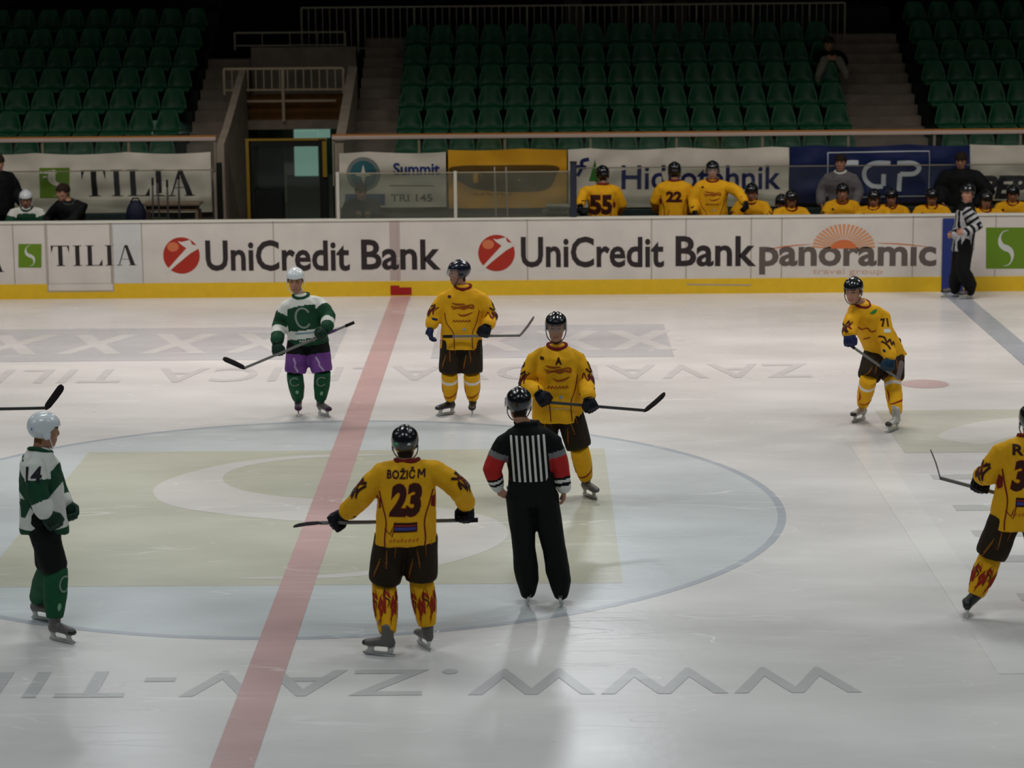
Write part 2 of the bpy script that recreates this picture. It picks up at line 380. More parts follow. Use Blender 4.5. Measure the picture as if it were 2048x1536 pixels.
def head_mats(C, H, f, u, r, hair_line, helmeted):
    q = (C-H)/HS; z, y, x = q@u, q@f, q@r; idx = np.zeros(len(C), int); ah = (np.abs(q) < .5).all(1)
    hairy = ((z > hair_line) | ((y < -.02) & (z > -.09)) | ((y < .02) & (z > .01) & (np.abs(x) < .073))) & ah & (z < .2) & (np.linalg.norm(q, axis=1) < .16) & ~((np.abs(x) > .073))
    idx[hairy] = 4
    lips = (z < -.060) & (z > -.078) & (y > .085) & (np.abs(x) < .024); idx[lips] = 1
    br = (z > .026) & (z < .036) & (np.abs(x) > .012) & (np.abs(x) < .05) & (y > .05) & (y < .13); idx[br] = 2
    ey = (z > .002) & (z < .014) & (np.abs(x) > .018) & (np.abs(x) < .044) & (y > .05) & (y < .13); idx[ey] = 3
    return idx
def helmet_mesh(H, f, u, r, ribs=True, scale=1.0):
    """open shell: ellipsoid cut along the brow, ears and nape, thickened, with raised vents"""
    vs, keep, n, m = [], [], 64, 34; fs = []
    for i in range(m+1):
        e = math.pi/2-(i/m)*math.pi*.86
        for k in range(n):
            a = 2*math.pi*k/n; x, y, z = math.cos(e)*math.sin(a), math.cos(e)*math.cos(a), math.sin(e)
            bump = 1.0
            if ribs:
                bump += .018*math.cos(6*math.asin(max(-1, min(1, x))))*max(0, min(1, (z-.1)*3)) - (.03 if (abs(abs(x)-.38) < .07 and z > .35 and abs(y) < .65) else 0)
            vs.append(H+scale*(r*x*.094*bump+f*(y*.118*bump-.006)+u*(z*.102*bump+.030)))
            keep.append(z*.102+.030 > (.040 if y > .55 else (-.052 if y < -.1 else -.052+(y+.1)*.14)))
    for i in range(m):
        for k in range(n):
            q = (i*n+k, i*n+(k+1) % n, (i+1)*n+(k+1) % n, (i+1)*n+k)
            if all(keep[j] for j in q): fs.append(q)
    vs = [tuple(v) for v in vs]; me = bpy.data.meshes.new('h'); me.from_pydata(vs, [], fs)
    bm = bmesh.new(); bm.from_mesh(me)
    bmesh.ops.remove_doubles(bm, verts=bm.verts, dist=1e-5); bmesh.ops.delete(bm, geom=[v for v in bm.verts if not v.link_faces], context='VERTS')
    bmesh.ops.recalc_face_normals(bm, faces=bm.faces); g = bmesh.ops.solidify(bm, geom=bm.faces[:], thickness=.012)
    bmesh.ops.recalc_face_normals(bm, faces=bm.faces); bm.to_mesh(me); bm.free(); return me
def skate(P, root, heel, toe, ankle, bootm, capm=None, blade=True, lift=0.0, vox=.009):
    """boot, toe cap, white holder, steel runner; heel and toe are points at the runner's ends"""
    heel, toe, ankle = V(*heel), V(*toe), V(*ankle); d = nrm(toe-heel); s = nrm(np.cross(d, Z)); up = np.cross(s, d); L = .30
    mid = (heel+toe)/2; b0 = mid-d*L/2+up*(.078 if blade else .006); b1 = b0+d*L
    ank = ankle
    ax = nrm(ank-(b0+d*.055+up*.05))
    parts = [loft([(b0+d*.004+up*.035, s*.020, up*.022), (b0+d*.02+up*.042, s*.036, up*.040), (b0+d*.07+up*.045, s*.042, up*.044), (b0+d*.13+up*.040, s*.042, up*.040), (b0+d*.19+up*.032, s*.048, up*.033), (b0+d*.25+up*.026, s*.044, up*.027), (b0+d*.28+up*.022, s*.022, up*.018)], 18),
             tube([b0+d*.06+up*.05, ank+d*.0, ank+ax*.05], [.046, .050, .054], 16), ell(ank+ax*.075+d*.045, s*.032, ax*.05, d*.014)]
    me = fuse(parts, vox, 2); C = centers(me); t = (C-b0)@d; h = (C-b0)@up
    idx = np.zeros(len(C), int); idx[t > .245] = 1; idx[h < .012] = 1
    setmats(me, [bootm, capm or BOOT], idx); bo = ob_from('skate' if blade else 'shoe', me, root)
    if blade:
        hs = [loft([(b0+d*.035+up*.008, d*.035, s*.022), (b0+d*.04-up*.018, d*.024, s*.012), (b0+d*.045-up*.045, d*.030, s*.008)], 12),
              loft([(b0+d*.205+up*.010, d*.045, s*.026), (b0+d*.21-up*.018, d*.026, s*.012), (b0+d*.215-up*.045, d*.034, s*.008)], 12),
              barm(b0+d*.012-up*.046, b0+d*.262-up*.046, .012, .014)]
        ob_from('blade_holder', mesh_of(hs, HOLD), bo)
        vs = []; a = []
        prof = [(-.002, -.052), (.004, -.070), (.03, -.0775), (.25, -.0775), (.274, -.070), (.282, -.052)]
        for sg in (-1, 1):
            for x, z in prof: vs.append(b0+d*x+up*z+s*.0022*sg)
        k = len(prof); fs = [tuple(range(k))[::-1], tuple(range(k, 2*k))]+[(i, (i+1) % k, k+(i+1) % k, k+i) for i in range(k)]
        ob_from('runner', mesh_of([(vs, fs)], STEEL), bo)
    return bo

def stick(name, heel, butt, tip, label, shaft=STK, blade_m=TAPE, w=.024, group=None, tapeend=True, bladeh=.068, btwist=(0, 0, 1), grip=None):
    """shaft from butt to heel, blade from heel to tip (flat board, slightly curved, rounded toe)"""
    heel, butt, tip = V(*heel), V(*butt), V(*tip); root = empty(name, tuple(heel)); tag(root, label, 'hockey stick', group)
    root['_org'] = list(map(float, heel))
    me = mesh_of([barm(butt, heel, .020, .029)], shaft); o = ob_from('shaft', me, root); b = o.modifiers.new('b', 'BEVEL'); b.width = .004
    d = nrm(tip-heel); u = V(*btwist); u = nrm(u-d*(u@d)); n = np.cross(d, u); L = np.linalg.norm(tip-heel); sh = nrm(heel-butt)
    rings = []
    for t, hh in ((-.06, .35), (0.0, .62), (.12, .9), (.5, 1.0), (.85, 1.0), (.95, .8), (1.0, .45)):
        rings.append((heel+d*L*t+n*.02*t*t*1.5, u*bladeh/2*hh, n*.0055))
    me = mesh_of([loft(rings, 14)], blade_m); ob_from('blade', me, root, smooth=True)
    if tapeend: ob_from('grip_tape', mesh_of([barm(butt-sh*.004, butt+sh*.11, .024, .033)], grip or TAPE), root)
    return root
def stick_mark(root, butt, heel, t0, t1, m, name='shaft_print'):
    butt, heel = V(*butt), V(*heel); a = butt+(heel-butt)*t0; b = butt+(heel-butt)*t1; ob_from(name, mesh_of([barm(a, b, .0215, .0305)], m), root)

TEAM = {}
def person(label, sp):
    """one figure. sp holds world-space joints: H head centre, hf head front, neck, shR shL elR elL wrR wrL hipR hipL knR knL anR anL"""
    g = lambda k, d=None: sp.get(k, d)
    foot = g('foot', None)
    base = ((V(*sp['hipR'])+V(*sp['hipL']))/2).copy(); base[2] = g('ground', 0.0)
    root = empty('person', tuple(base)); root['_org'] = list(map(float, base)); tag(root, label, 'person', g('group'))
    vox = g('vox', .010); sc = g('bulk', 1.0)
    J = {k: V(*sp[k]) for k in ('H', 'neck', 'shR', 'shL', 'elR', 'elL', 'wrR', 'wrL', 'hipR', 'hipL', 'knR', 'knL', 'anR', 'anL')}
    pel = (J['hipR']+J['hipL'])/2; lat = nrm(J['shL']-J['shR']); ax = nrm(J['neck']-pel); front = nrm(np.cross(lat, ax)); lath = nrm(J['hipL']-J['hipR']); fronth = nrm(np.cross(lath, Z))
    f, u, r = head_frame(g('hf', front), g('hup', Z)); H = J['H'] = J['H']-Z*.018
    spineT = np.linalg.norm(J['neck']-pel)
    # --- body: one continuous surface
    P = head_parts(H, f*HS, u*HS, r*HS)
    nb = J['neck']-ax*.02
    P.append(tube([H-u*.06-f*.02, H-u*.11-f*.018, (H-u*.12-f*.018)*.45+nb*.55, nb-ax*.03], [.054, .054, .056, .07], 16))
    chest = []
    for t, a, b in ((-.02, .15, .105), (.15, .155, .11), (.4, .145, .105), (.65, .17, .115), (.82, .165, .10), (.94, .075, .065)):
        chest.append((pel+ax*spineT*t, nrm(lat*t+lath*(1-t))*a, nrm(front*t+fronth*(1-t))*b))
    P.append(loft(chest, 20))
    for s in 'RL':
        P.append(tube([J['neck']-ax*.12, J['sh'+s]-ax*.03, J['el'+s], J['wr'+s]], [.045, .048, .042, .030], 14))
        P.append(tube([J['hip'+s]+Z*.02, J['kn'+s], J['an'+s]], [.085, .060, .040], 14))
    bare = g('bare_hands')
    HF = {}
    for s in 'RL':
        h = nrm(g('h'+s, J['wr'+s]-J['el'+s])); n = V(*g('n'+s, lat if s == 'R' else -lat)); n = nrm(n-h*(n@h)); t = np.cross(h, n) if s == 'R' else np.cross(n, h)
        HF[s] = (h, n, t)
        if bare: P += hand_parts(J['wr'+s], h, n, t, g('curl'+s, .6))
    me = fuse(P, vox if not bare else min(vox, .0075), 2)
    C = centers(me); idx = head_mats(C, H, f, u, r, g('hairline', .06), True)
    setmats(me, [SKIN, LIP, BROW, EYE, g('hair', HAIR)], idx); body = ob_from('body', me, root)
    # --- upper garment
    hw, hd = g('hem', (.25, .18)); ww, wd = g('waist', (.235, .165)); cw, cdp = g('chest', (.25, .16)); t0 = g('hemt', -.16)
    rings = []
    for t, a, b in ((t0, hw, hd), (t0+.03, hw*1.0, hd), (.12, (hw+ww)/2, (hd+wd)/2), (.38, ww, wd), (.62, cw, cdp), (.80, cw*.93, cdp*.97), (.90, cw*.72, cdp*.78), (.97, cw*.50, cdp*.62), (1.03, .085, .085)):
        k = min(max(t, 0), 1); rings.append((pel+ax*spineT*t+front*g('belly', .0)*math.sin(math.pi*min(max(t+.1, 0), 1)), nrm(lat*k+lath*(1-k))*a*sc, nrm(front*k+fronth*(1-k))*b*sc))
    P = [loft(rings, 28)]
    ra = g('arm', (.098, .088, .078)); slT = g('sleeve', 1.0)
    for s in 'RL':
        A, B, W = J['sh'+s], J['el'+s], J['wr'+s]; e = B+(W-B)*slT*(.86 if not bare else .95)
        P.append(tube([J['neck']-ax*.052+(A-J['neck'])*.10, A*.6+J['neck']*.4-ax*.028, A-ax*.030, A*.5+B*.5, B, B*.5+e*.5, e], [.060*sc, .074*sc, ra[0]*.86*sc, (ra[0]+ra[1])/2*sc, ra[1]*sc, (ra[1]+ra[2])/2*sc, ra[2]*sc], 16))
        P.append(ell(A-ax*.028, lat*.082*sc, front*.080*sc, ax*.050*sc))
    me = fuse(P, vox*1.05, 5); wrinkle(me, g('wr', .008), 9, (1.1, 1.1, .7), random.random()*50); C = centers(me)
    d = {}
    d['t'], d['dt'] = segt(C, pel, J['neck'])
    for s in 'RL':
        d['u'+s], a1 = segt(C, J['sh'+s], J['el'+s]); d['f'+s], a2 = segt(C, J['el'+s], J['wr'+s]); d['du'+s], d['df'+s] = a1, a2
    d['lat'] = (C-pel)@lat; d['fr'] = (C-pel)@front; d['C'] = C
    d['arm'] = np.zeros(len(C), int)
    out = {s: ((C-J['sh'+s])@(lat if s == 'L' else -lat)) for s in 'RL'}
    for k, s in ((1, 'R'), (2, 'L')):
        m = np.minimum(d['du'+s], d['df'+s]) < ra[0]*sc*1.22
        tors = (np.abs(d['lat']) < cw*sc*.80) & (d['t'] < .93) & (np.minimum(d['du'+s], d['df'+s]) > ra[1]*.6)
        # what lies nearer the arm's line than the trunk's
        near = np.minimum(d['du'+s], d['df'+s])-ra[0]*sc < (d['dt']-cw*sc*.80)
        d['arm'][m & near] = k
    mats, idx = g('top')(d)
    setmats(me, mats, idx); tree = bvh(me); jer = ob_from(g('topname', 'jersey'), me, root)
    ctx = dict(J=J, pel=pel, ax=ax, lat=lat, front=front, fronth=fronth, lath=lath, tree=tree, jer=jer, root=root, T=spineT, sp=sp)
    if g('collar'):
        nc = J['neck']+ax*.006+front*.010
        ring = []
        for a in np.linspace(0, 2*np.pi, 22): ring.append(nc+lat*math.cos(a)*.088+front*math.sin(a)*.084-ax*(.035*max(0, math.sin(a))))
        ob_from('collar', mesh_of([tube(ring, [.021]*len(ring), 8, round_ends=False)], g('collar')), jer, smooth=True)
    # --- trousers / hockey pants
    if g('pants') is not None:
        pk = g('pants'); pr = g('pantr', (.135, .135, .125)); end = g('pantend', .92)
        P = [loft([(pel+Z*(.20 if g('tucked') else .14), lath*.19*sc, fronth*.13*sc), (pel+Z*.02, lath*.205*sc, fronth*.15*sc), (pel-Z*.08, lath*.19*sc, fronth*.14*sc)], 22)]
        for s in 'RL':
            A, B, K = J['hip'+s], J['kn'+s], J['an'+s]
            if g('longpants'):
                P.append(tube([A-Z*.02, B, B*.45+K*.55, K+Z*.03, K-Z*.07], [pr[0]*sc, pr[1]*.86, pr[2]*.86, pr[2]*.76, pr[2]*.55], 18, round_ends=True))
            else:
                e = A+(B-A)*end; P.append(tube([A-Z*.02, A*.5+e*.5, e-nrm(B-A)*.04, e], [pr[0]*sc, pr[1]*sc, pr[1]*sc, pr[2]*sc], 18, round_ends=False))
        me = fuse(P, vox*1.1, 4); wrinkle(me, .007, 8, (1.2, 1.2, .5), random.random()*50)
        C = centers(me); idx = np.zeros(len(C), int); ms = [pk]
        if g('pantfn'): ms, idx = g('pantfn')(C, J, ctx)
        setmats(me, ms, idx); ctx['ptree'] = bvh(me); ctx['pants'] = ob_from(g('pantname', 'hockey_pants'), me, root)
    # --- socks
    if g('sock') is not None:
        ctx['sock'] = {}
        for s in 'RL':
            B, K = J['kn'+s], J['an'+s]; dd = nrm(K-B); top = B-dd*.06
            bk = nrm(fronth-dd*(fronth@dd))
            P = [tube([top, B+dd*.05, B*.55+K*.45, B*.2+K*.8, K-dd*.01], [.094, .100, .096, .080, .068], 16, round_ends=False)]
            P.append(ell(B*.6+K*.4-bk*.02, np.cross(dd, bk)*.07, bk*.08, dd*.12))
            me = fuse(P, vox, 3); wrinkle(me, .003, 12, (1, 1, 1), random.random()*9)
            C = centers(me); t, _ = segt(C, B, K); ms, idx = g('sock')(t, C, B, K, s); setmats(me, ms, idx)
            ctx.setdefault('socktree', {})[s] = bvh(me); so = ob_from('sock', me, root); ctx['sock'][s] = (so, None, B, K)
    # --- skates
    if foot:
        for s in 'RL':
            if s not in foot: continue
            hl, te = foot[s]; skate(None, root, hl, te, J['an'+s], g('boot', BOOT), g('cap', BOOT), blade=not g('shoes'), vox=max(.008, vox*.8))
    # --- gloves
    if not bare and g('glove') is not None:
        for s in 'RL':
            gm = g('glove') if not g('glove'+s) else g('glove'+s); h, n, t = HF[s]; W = J['wr'+s]; fd = nrm(W-J['el'+s])
            P = hand_parts(W, h, n, t, g('curl'+s, 1.0), 1.0, True)
            nn = nrm(V(*n)-h*(V(*n)@h)); gg = nrm(V(*t)-h*(V(*t)@h))
            P.append(ell(W+h*.05-nn*.020, gg*.058, h*.062, nn*.026)); me = fuse(P, max(.0075, vox*.75), 2); setmats(me, [gm])
            go = ob_from('glove', me, root)
            cuff = loft([(W+fd*.012, gg*.052, nn*.046), (W-fd*.035, gg*.066, nn*.060), (W-fd*.085, gg*.082, nn*.074), (W-fd*.105, gg*.084, nn*.076), (W-fd*.100, gg*.070, nn*.062), (W-fd*.03, gg*.050, nn*.045)], 18)
            ob_from('glove_cuff', mesh_of([cuff], g('cuff', gm)), go, smooth=True)
            for q in (-.026, 0, .026):       # padded rolls across the back of the hand
                ob_from('finger_roll', mesh_of([ell(W+h*(.075+abs(q)*.2)-nn*.040+gg*q*1.1, gg*.011, h*.034, nn*.010, 10, 7)], g('roll', gm)), go, smooth=True)
            ctx['glove'+s] = go
    # --- head gear
    if g('helmet') is not None:
        fo_, uo_, ro_ = f, u, r; f, u, r = f*HS, u*HS, r*HS; me = helmet_mesh(H, f, u, r, True, g('hscale', 1.03)); me.materials.append(g('helmet')); he = ob_from('helmet', me, root)
        ctx['helmet'] = he
        pts = [H+r*.088*math.cos(a)+f*(.02+.05*max(0, math.sin(a)))-u*(.03+.10*math.sin(a)) for a in np.linspace(0, math.pi, 14)]
        ob_from('chin_strap', mesh_of([tube(pts, [.005]*14, 6, round_ends=False)], g('helmet')), he, smooth=True)
        for sg in (-1, 1): ob_from('ear_guard', mesh_of([ell(H+r*sg*.088-u*.018+f*.002, u*.036, f*.028, r*.006, 14, 7)], g('helmet')), he, smooth=True)
        if g('visor'):
            vs, fs = [], []; nv = 18
            for zt, rad in ((.052, 1.10), (.005, 1.16), (-.022, 1.17)):
                for a in np.linspace(-1.25, 1.25, nv): vs.append(H+f*(math.cos(a)*.118*rad)+r*(math.sin(a)*.094*rad)+u*zt)
            for i in range(2):
                for k in range(nv-1): fs.append((i*nv+k, i*nv+k+1, (i+1)*nv+k+1, (i+1)*nv+k))
            ob_from('visor', mesh_of([(vs, fs)], VISOR), he, smooth=True)
        for m_, sg in g('sticker', []):
            ob_from('helmet_sticker', mesh_of([ell(H-f*.118*sg[1]+r*sg[0]+u*.015, r*.030, u*.010, f*.004, 12, 5)], m_), he, smooth=True)
    elif g('haircap'):
        me = helmet_mesh(H, f*HS, u*HS, r*HS, False, .95); me.materials.append(g('hair', HAIR)); me.transform(Matrix.Translation(Vector(-u*.004))); ob_from('hair', me, root)
    return ctx

# --- colour layouts of the garments
def top_yellow(d):
    idx = np.zeros(len(d['t']), int)
    return [YEL, DRED, DBRN], idx
def top_plain(m, m2=None, cuffm=None):
    def fn(d):
        idx = np.zeros(len(d['t']), int)
        return [m, m2 or m, cuffm or m], idx
    return fn
def top_greenwhite(d):
    t = d['t']; idx = np.zeros(len(t), int)                      # 0 white, 1 green
    b = d['arm'] == 0
    arch = .80-.10*(np.abs(d['lat'])/.25)**2 + g_shift(d)
    idx[b & (t < arch) & (t > .24+0*t)] = 1
    idx[b & (t < .05)] = 1; 
    for k, s in ((1, 'R'), (2, 'L')):
        a = d['arm'] == k; up, fo = d['u'+s], d['f'+s]; isf = d['df'+s] < d['du'+s]
        idx[a & ~isf & (up > .38)] = 1; idx[a & isf & (fo < .30)] = 1; idx[a & isf & (fo > .62)] = 1
    return [WHTC, GRN], idx
def g_shift(d): return d.get('shift', 0.0)
def top_green_bench(d): d['shift'] = .10; return top_greenwhite(d)
def top_green_side(d):
    t = d['t']; C = d['C']; x = C[:, 0]-C[:, 0].min(); x = x/x.max()-.42; idx = np.zeros(len(t), int)
    v = .52+.75*np.abs(x); idx[(t < v) & (t > v-.30)] = 1; idx[(t < .02)] = 1; idx[(t < .04) & (t > -.01)] = 0
    a = (d['arm'] == 1); isf = d['dfR'] < d['duR']; idx[a & ~isf] = (d['uR'][a & ~isf] > .50).astype(int); idx[a & isf & (d['fR'] < .35)] = 1; idx[a & isf & (d['fR'] >= .35)] = 0
    a = (d['arm'] == 2); isf = d['dfL'] < d['duL']; idx[a & ~isf] = (d['uL'][a & ~isf] > .25).astype(int); idx[a & isf & (d['fL'] < .6)] = 1
    return [WHTC, GRN], idx
def top_ref(d):
    t = d['t']; idx = np.zeros(len(t), int)                      # 0 black 1 white 2 red 3 grey
    for k, s in ((1, 'R'), (2, 'L')):
        a = d['arm'] == k; up, fo = d['u'+s], d['f'+s]; isf = d['df'+s] < d['du'+s]
        idx[a & ~isf & (up > .42) & (up <= .60)] = 3; idx[a & ~isf & (up > .60)] = 2; idx[a & isf & (fo < .38)] = 2
        idx[a & isf & (fo > .50) & (fo < .64)] = 1; idx[a & isf & (fo > .80)] = 1
    return [BLKC, WHTC, RED, GREYC], idx
def top_linesman(d):
    idx = np.zeros(len(d['t']), int); b = d['arm'] == 0
    idx[b & (np.floor(d['lat']/.045).astype(int) % 2 == 0) & (d['t'] < .85)] = 1
    for k, s in ((1, 'R'), (2, 'L')):
        a = d['arm'] == k; isf = d['df'+s] < d['du'+s]
        idx[a & ~isf & (np.floor(d['u'+s]*6).astype(int) % 2 == 0)] = 1; idx[a & isf & (np.floor(d['f'+s]*5).astype(int) % 2 == 1)] = 1
    return [BLKC, mat('cloth_grey_white', (.40, .41, .44), .8)], idx
def sock_yellow(band):
    def fn(t, C, B, K, s):
        idx = np.zeros(len(t), int)
        if band: idx[(t > .06) & (t < .17)] = 1
        return [YEL, TAPEW], idx
    return fn
def sock_greenfn(t, C, B, K, s): return [GRS, WHTC], np.zeros(len(t), int)

# --- prints on yellow kits
FLAME = [[(-.10, .02), (-.07, .10), (-.085, .16), (-.04, .08), (-.03, .19), (.0, .10), (.02, .20), (.035, .09), (.07, .17), (.08, .06), (.11, .12)],
         [(-.09, .0), (-.03, .05), (.01, .01), (.05, .05), (.10, .0)]]
ZIGP = [[(-.07, .0), (-.05, .10), (-.01, .045), (.02, .15), (.05, .08), (.06, .2)], [(.09, .02), (.07, .12), (.11, .16)]]
def flame_sleeve(c, s, m=DBRN, side=1.0):
    J = c['J']; A, B, W = J['sh'+s], J['el'+s], J['wr'+s]
    out = (c['lat'] if s == 'L' else -c['lat'])
    lst = [cat_rom([(x*side, y) for x, y in p], 3) for p in FLAME]
    wrap_print('flame_print', strokes2d(lst, .021), m, c['tree'], around(A+(B-A)*.55, B+(B-A)*.3, out, .2), c['jer'], .03)
    lst = [cat_rom([(x*1.1+.01, y*.8) for x, y in FLAME[0]], 3)]
    wrap_print('flame_print', strokes2d(lst, .012), DRED, c['tree'], around(A+(B-A)*.50, B+(B-A)*.3, out+c['front']*.4, .2), c['jer'], .03)
def sleeve_number(c, s, txt, off=.10):
    J = c['J']; A, B = J['sh'+s], J['el'+s]; out = (c['lat'] if s == 'L' else -c['lat']); d = nrm(B-A)
    u = nrm(np.cross(-d, out)); O = A+d*off
    wrap_print('sleeve_number', place2d(text2d(txt, .03), .09, .085, -.045, -.0425), DBRN, c['tree'], planar(O, u, -d, out), c['jer'], .03)
    wrap_print('sleeve_badge', poly2d([[(-.04, -.12), (.035, -.12), (.035, -.075), (-.04, -.075)]]), TAPEW, c['tree'], planar(O, u, -d, out), c['jer'], .03)
def back_prints(c, name, num, name_w=.30, box=True, numw=.24, numh=.25, shear=.12, dx=0.0):
    J, ax, lat, fr = c['J'], c['ax'], c['lat'], c['front']; T = c['T']; U = -lat; N = -fr       # seen from behind: x to the wearer's right
    mp = planar(c['pel']-lat*dx, U, ax, N)
    if name:
        im = name.endswith(' M'); nm = name[:-2] if im else name; nw = name_w*(.74 if im else 1)
        wrap_print('name_print', place2d(text2d(nm, .035, 0, 1.08), nw, .085, -name_w/2, T*.80), DBRN, c['tree'], mp, c['jer'], .03)
        if im:
            x0 = name_w/2-.062; y0 = T*.80+.001
            wrap_print('name_print', strokes2d([[(x0+.007, y0), (x0+.007, y0+.062)], [(x0+.055, y0), (x0+.055, y0+.062)], [(x0+.010, y0+.060), (x0+.031, y0+.020)], [(x0+.052, y0+.060), (x0+.031, y0+.020)]], .0125), DBRN, c['tree'], mp, c['jer'], .03)
    wrap_print('number_print', place2d(text2d(num, .06, shear, 1.0), numw+.016, numh+.016, -numw/2-.008, T*.80-numh-.05), DRED, c['tree'], mp, c['jer'], .03, lift=.002)
    wrap_print('number_print', place2d(text2d(num, .035, shear, 1.0), numw, numh, -numw/2, T*.80-numh-.042), DBRN, c['tree'], mp, c['jer'], .03, lift=.004)
    if box:
        y = T*.80-numh-.17
        wrap_print('sponsor_box', poly2d([[(-.09, y), (.095, y), (.095, y+.075), (-.09, y+.075)]]), DBRN, c['tree'], mp, c['jer'], .03, lift=.002)
        wrap_print('sponsor_bar', poly2d([[(-.08, y+.015), (.085, y+.015), (.085, y+.040), (-.08, y+.040)]]), mat('print_blue', (.05, .06, .25), .7), c['tree'], mp, c['jer'], .03, lift=.005)
        wrap_print('sponsor_bar', poly2d([[(-.08, y+.045), (.085, y+.045), (.085, y+.058), (-.08, y+.058)]]), mat('print_dull_red', (.30, .03, .02), .7), c['tree'], mp, c['jer'], .03, lift=.005)
        wrap_print('sponsor_text', strokes2d([[(-.12+i*.03, y-.075), (-.105+i*.03, y-.06+.008*(i % 2))] for i in range(8)], .012), ORNG, c['tree'], mp, c['jer'], .03)
    # piping down the sides
    for sg in (-1, 1):
        wrap_print('piping', strokes2d([cat_rom([(sg*.21, T*.62), (sg*.185, T*.45), (sg*.15, T*.22), (sg*.16, -T*.02), (sg*.15, -T*.2)], 4)], .010), DRED, c['tree'], mp, c['jer'], .03)
        wrap_print('side_panel', poly2d([[(sg*.235, T*.55), (sg*.20, T*.52), (sg*.195, T*.40), (sg*.225, T*.36), (sg*.24, T*.44)]]), DRED, c['tree'], mp, c['jer'], .03)
    wrap_print('piping', strokes2d([[(-.16, T*.12), (-.10, T*.02), (-.075, T*.22), (-.115, T*.06)]], .009), DRED, c['tree'], mp, c['jer'], .03)
def front_prints(c, letter=None, chest=True):
    ax, lat, fr, T = c['ax'], c['lat'], c['front'], c['T']; mp = planar(c['pel'], lat, ax, fr); k = c['jer']; t = c['tree']
    if letter: wrap_print('letter_print', place2d(text2d(letter, .05), .065, .075, -.02, T*.72), DBRN, t, mp, k, .03)
    if chest:
        wrap_print('chest_script', strokes2d([cat_rom([(-.13, T*.66), (-.10, T*.585), (-.04, T*.62), (.02, T*.59), (.07, T*.62), (.13, T*.60), (.12, T*.66), (.05, T*.655), (-.02, T*.64)], 4), cat_rom([(-.13, T*.645), (-.06, T*.61), (.02, T*.635), (.10, T*.625)], 4), cat_rom([(-.05, T*.50), (.0, T*.46), (.07, T*.48), (.13, T*.53)], 4), cat_rom([(-.12, T*.70), (-.05, T*.675), (.04, T*.685)], 3)], .022, 2), ORNG_D, t, mp, k, .03)
        wrap_print('chest_script', strokes2d([[(-.10+.035*i, T*.335), (-.085+.035*i, T*.375), (-.07+.035*i, T*.34)] for i in range(6)], .014), ORNG_D, t, mp, k, .03)
        wrap_print('hem_letters', strokes2d([[(-.12+.032*i, -T*.005), (-.108+.032*i, T*.025), (-.095+.032*i, -T*.005)] for i in range(8)], .008), TAPEW_D, t, mp, k, .03)
        wrap_print('shoulder_badge', strokes2d([[(-.17, T*.80), (-.13, T*.83)], [(-.17, T*.83), (-.13, T*.80)], [(-.15, T*.785), (-.15, T*.845)]], .012), DBRN, t, mp, k, .03)
        wrap_print('badge', poly2d([[(.02, T*.17), (.045, T*.17), (.05, T*.21), (.033, T*.225), (.015, T*.21)]]), mat('print_pale_blue', (.35, .42, .5), .7), t, mp, k, .03)
        wrap_print('piping', strokes2d([cat_rom([(-.20, T*.5), (-.17, T*.3), (-.09, T*.12), (-.07, -T*.2)], 4), cat_rom([(.20, T*.55), (.17, T*.3), (.13, T*.1), (.14, -T*.2)], 4)], .009), DRED, t, mp, k, .03)
ORNG_D = mat('print_rust', (.30, .07, .01), .75); TAPEW_D = mat('print_cream', (.62, .50, .25), .75)
def sock_prints(c, flames=True):
    for s in 'RL':
        so, _, B, K = c['sock'][s]; tree = c['socktree'][s]; L = np.linalg.norm(K-B)
        if flames:
            lst = []
            for q in (-.19, -.095, 0.0, .095, .19, .28): lst += [cat_rom([(x+q, .02+y*L*.9/.2*.95) for x, y in ((-.03, .0), (-.045, .07), (-.01, .03), (.0, .14), (.025, .06), (.04, .16), (.055, .2))], 3), cat_rom([(q+.01, L*.25), (q+.045, L*.5), (q+.02, L*.62), (q+.06, L*.8)], 3)]
            wrap_print('flame_print', strokes2d(lst, .020, 2), mat('print_sock_red', (.30, .022, .010), .75), tree, around(B, K, -c['fronth'], .2), so, .03)
            lst = [cat_rom([(q+.03, L*.1), (q+.05, L*.3), (q+.01, L*.4), (q+.03, L*.55)], 3) for q in (-.16, -.05, .05, .16)]
            wrap_print('flame_print', strokes2d(lst, .013, 2), DBRN, tree, around(B, K, -c['fronth'], .2), so, .03)
        lst = [cat_rom([(-.12, L*.30), (-.10, L*.55), (-.03, L*.68), (.06, L*.76), (.12, L*.72)], 4), cat_rom([(.12, L*.25), (.10, L*.5), (.12, L*.7)], 3)]
        wrap_print('flame_print', strokes2d(lst, .018, 2), mat('print_sock_red', (.30, .022, .010), .75), tree, around(B, K, c['fronth'], .2), so, .03)
def pant_prints(c, back=True):
    T = c['T']; t = c['ptree']
    for N, U in ((-c['fronth'], -c['lath']), (c['fronth'], c['lath'])):
        for s in 'RL':
            J = c['J']; A, B = J['hip'+s], J['kn'+s]; d = nrm(B-A)
            Uo = nrm(U-d*(U@d))
            mp = planar(A, Uo, d, N)
            for k_, m_ in ((0, ORNG_D), (.030, mat('print_gold_dull', (.22, .13, .02), .8))):
                wrap_print('lightning_print', strokes2d([[(-.09, .36-k_), (-.055, .22-k_), (.0, .27-k_), (-.02, .12-k_), (.05, .17-k_), (.045, .03-k_), (.09, .08-k_)]], .0065), m_, t, mp, c['pants'], .03)

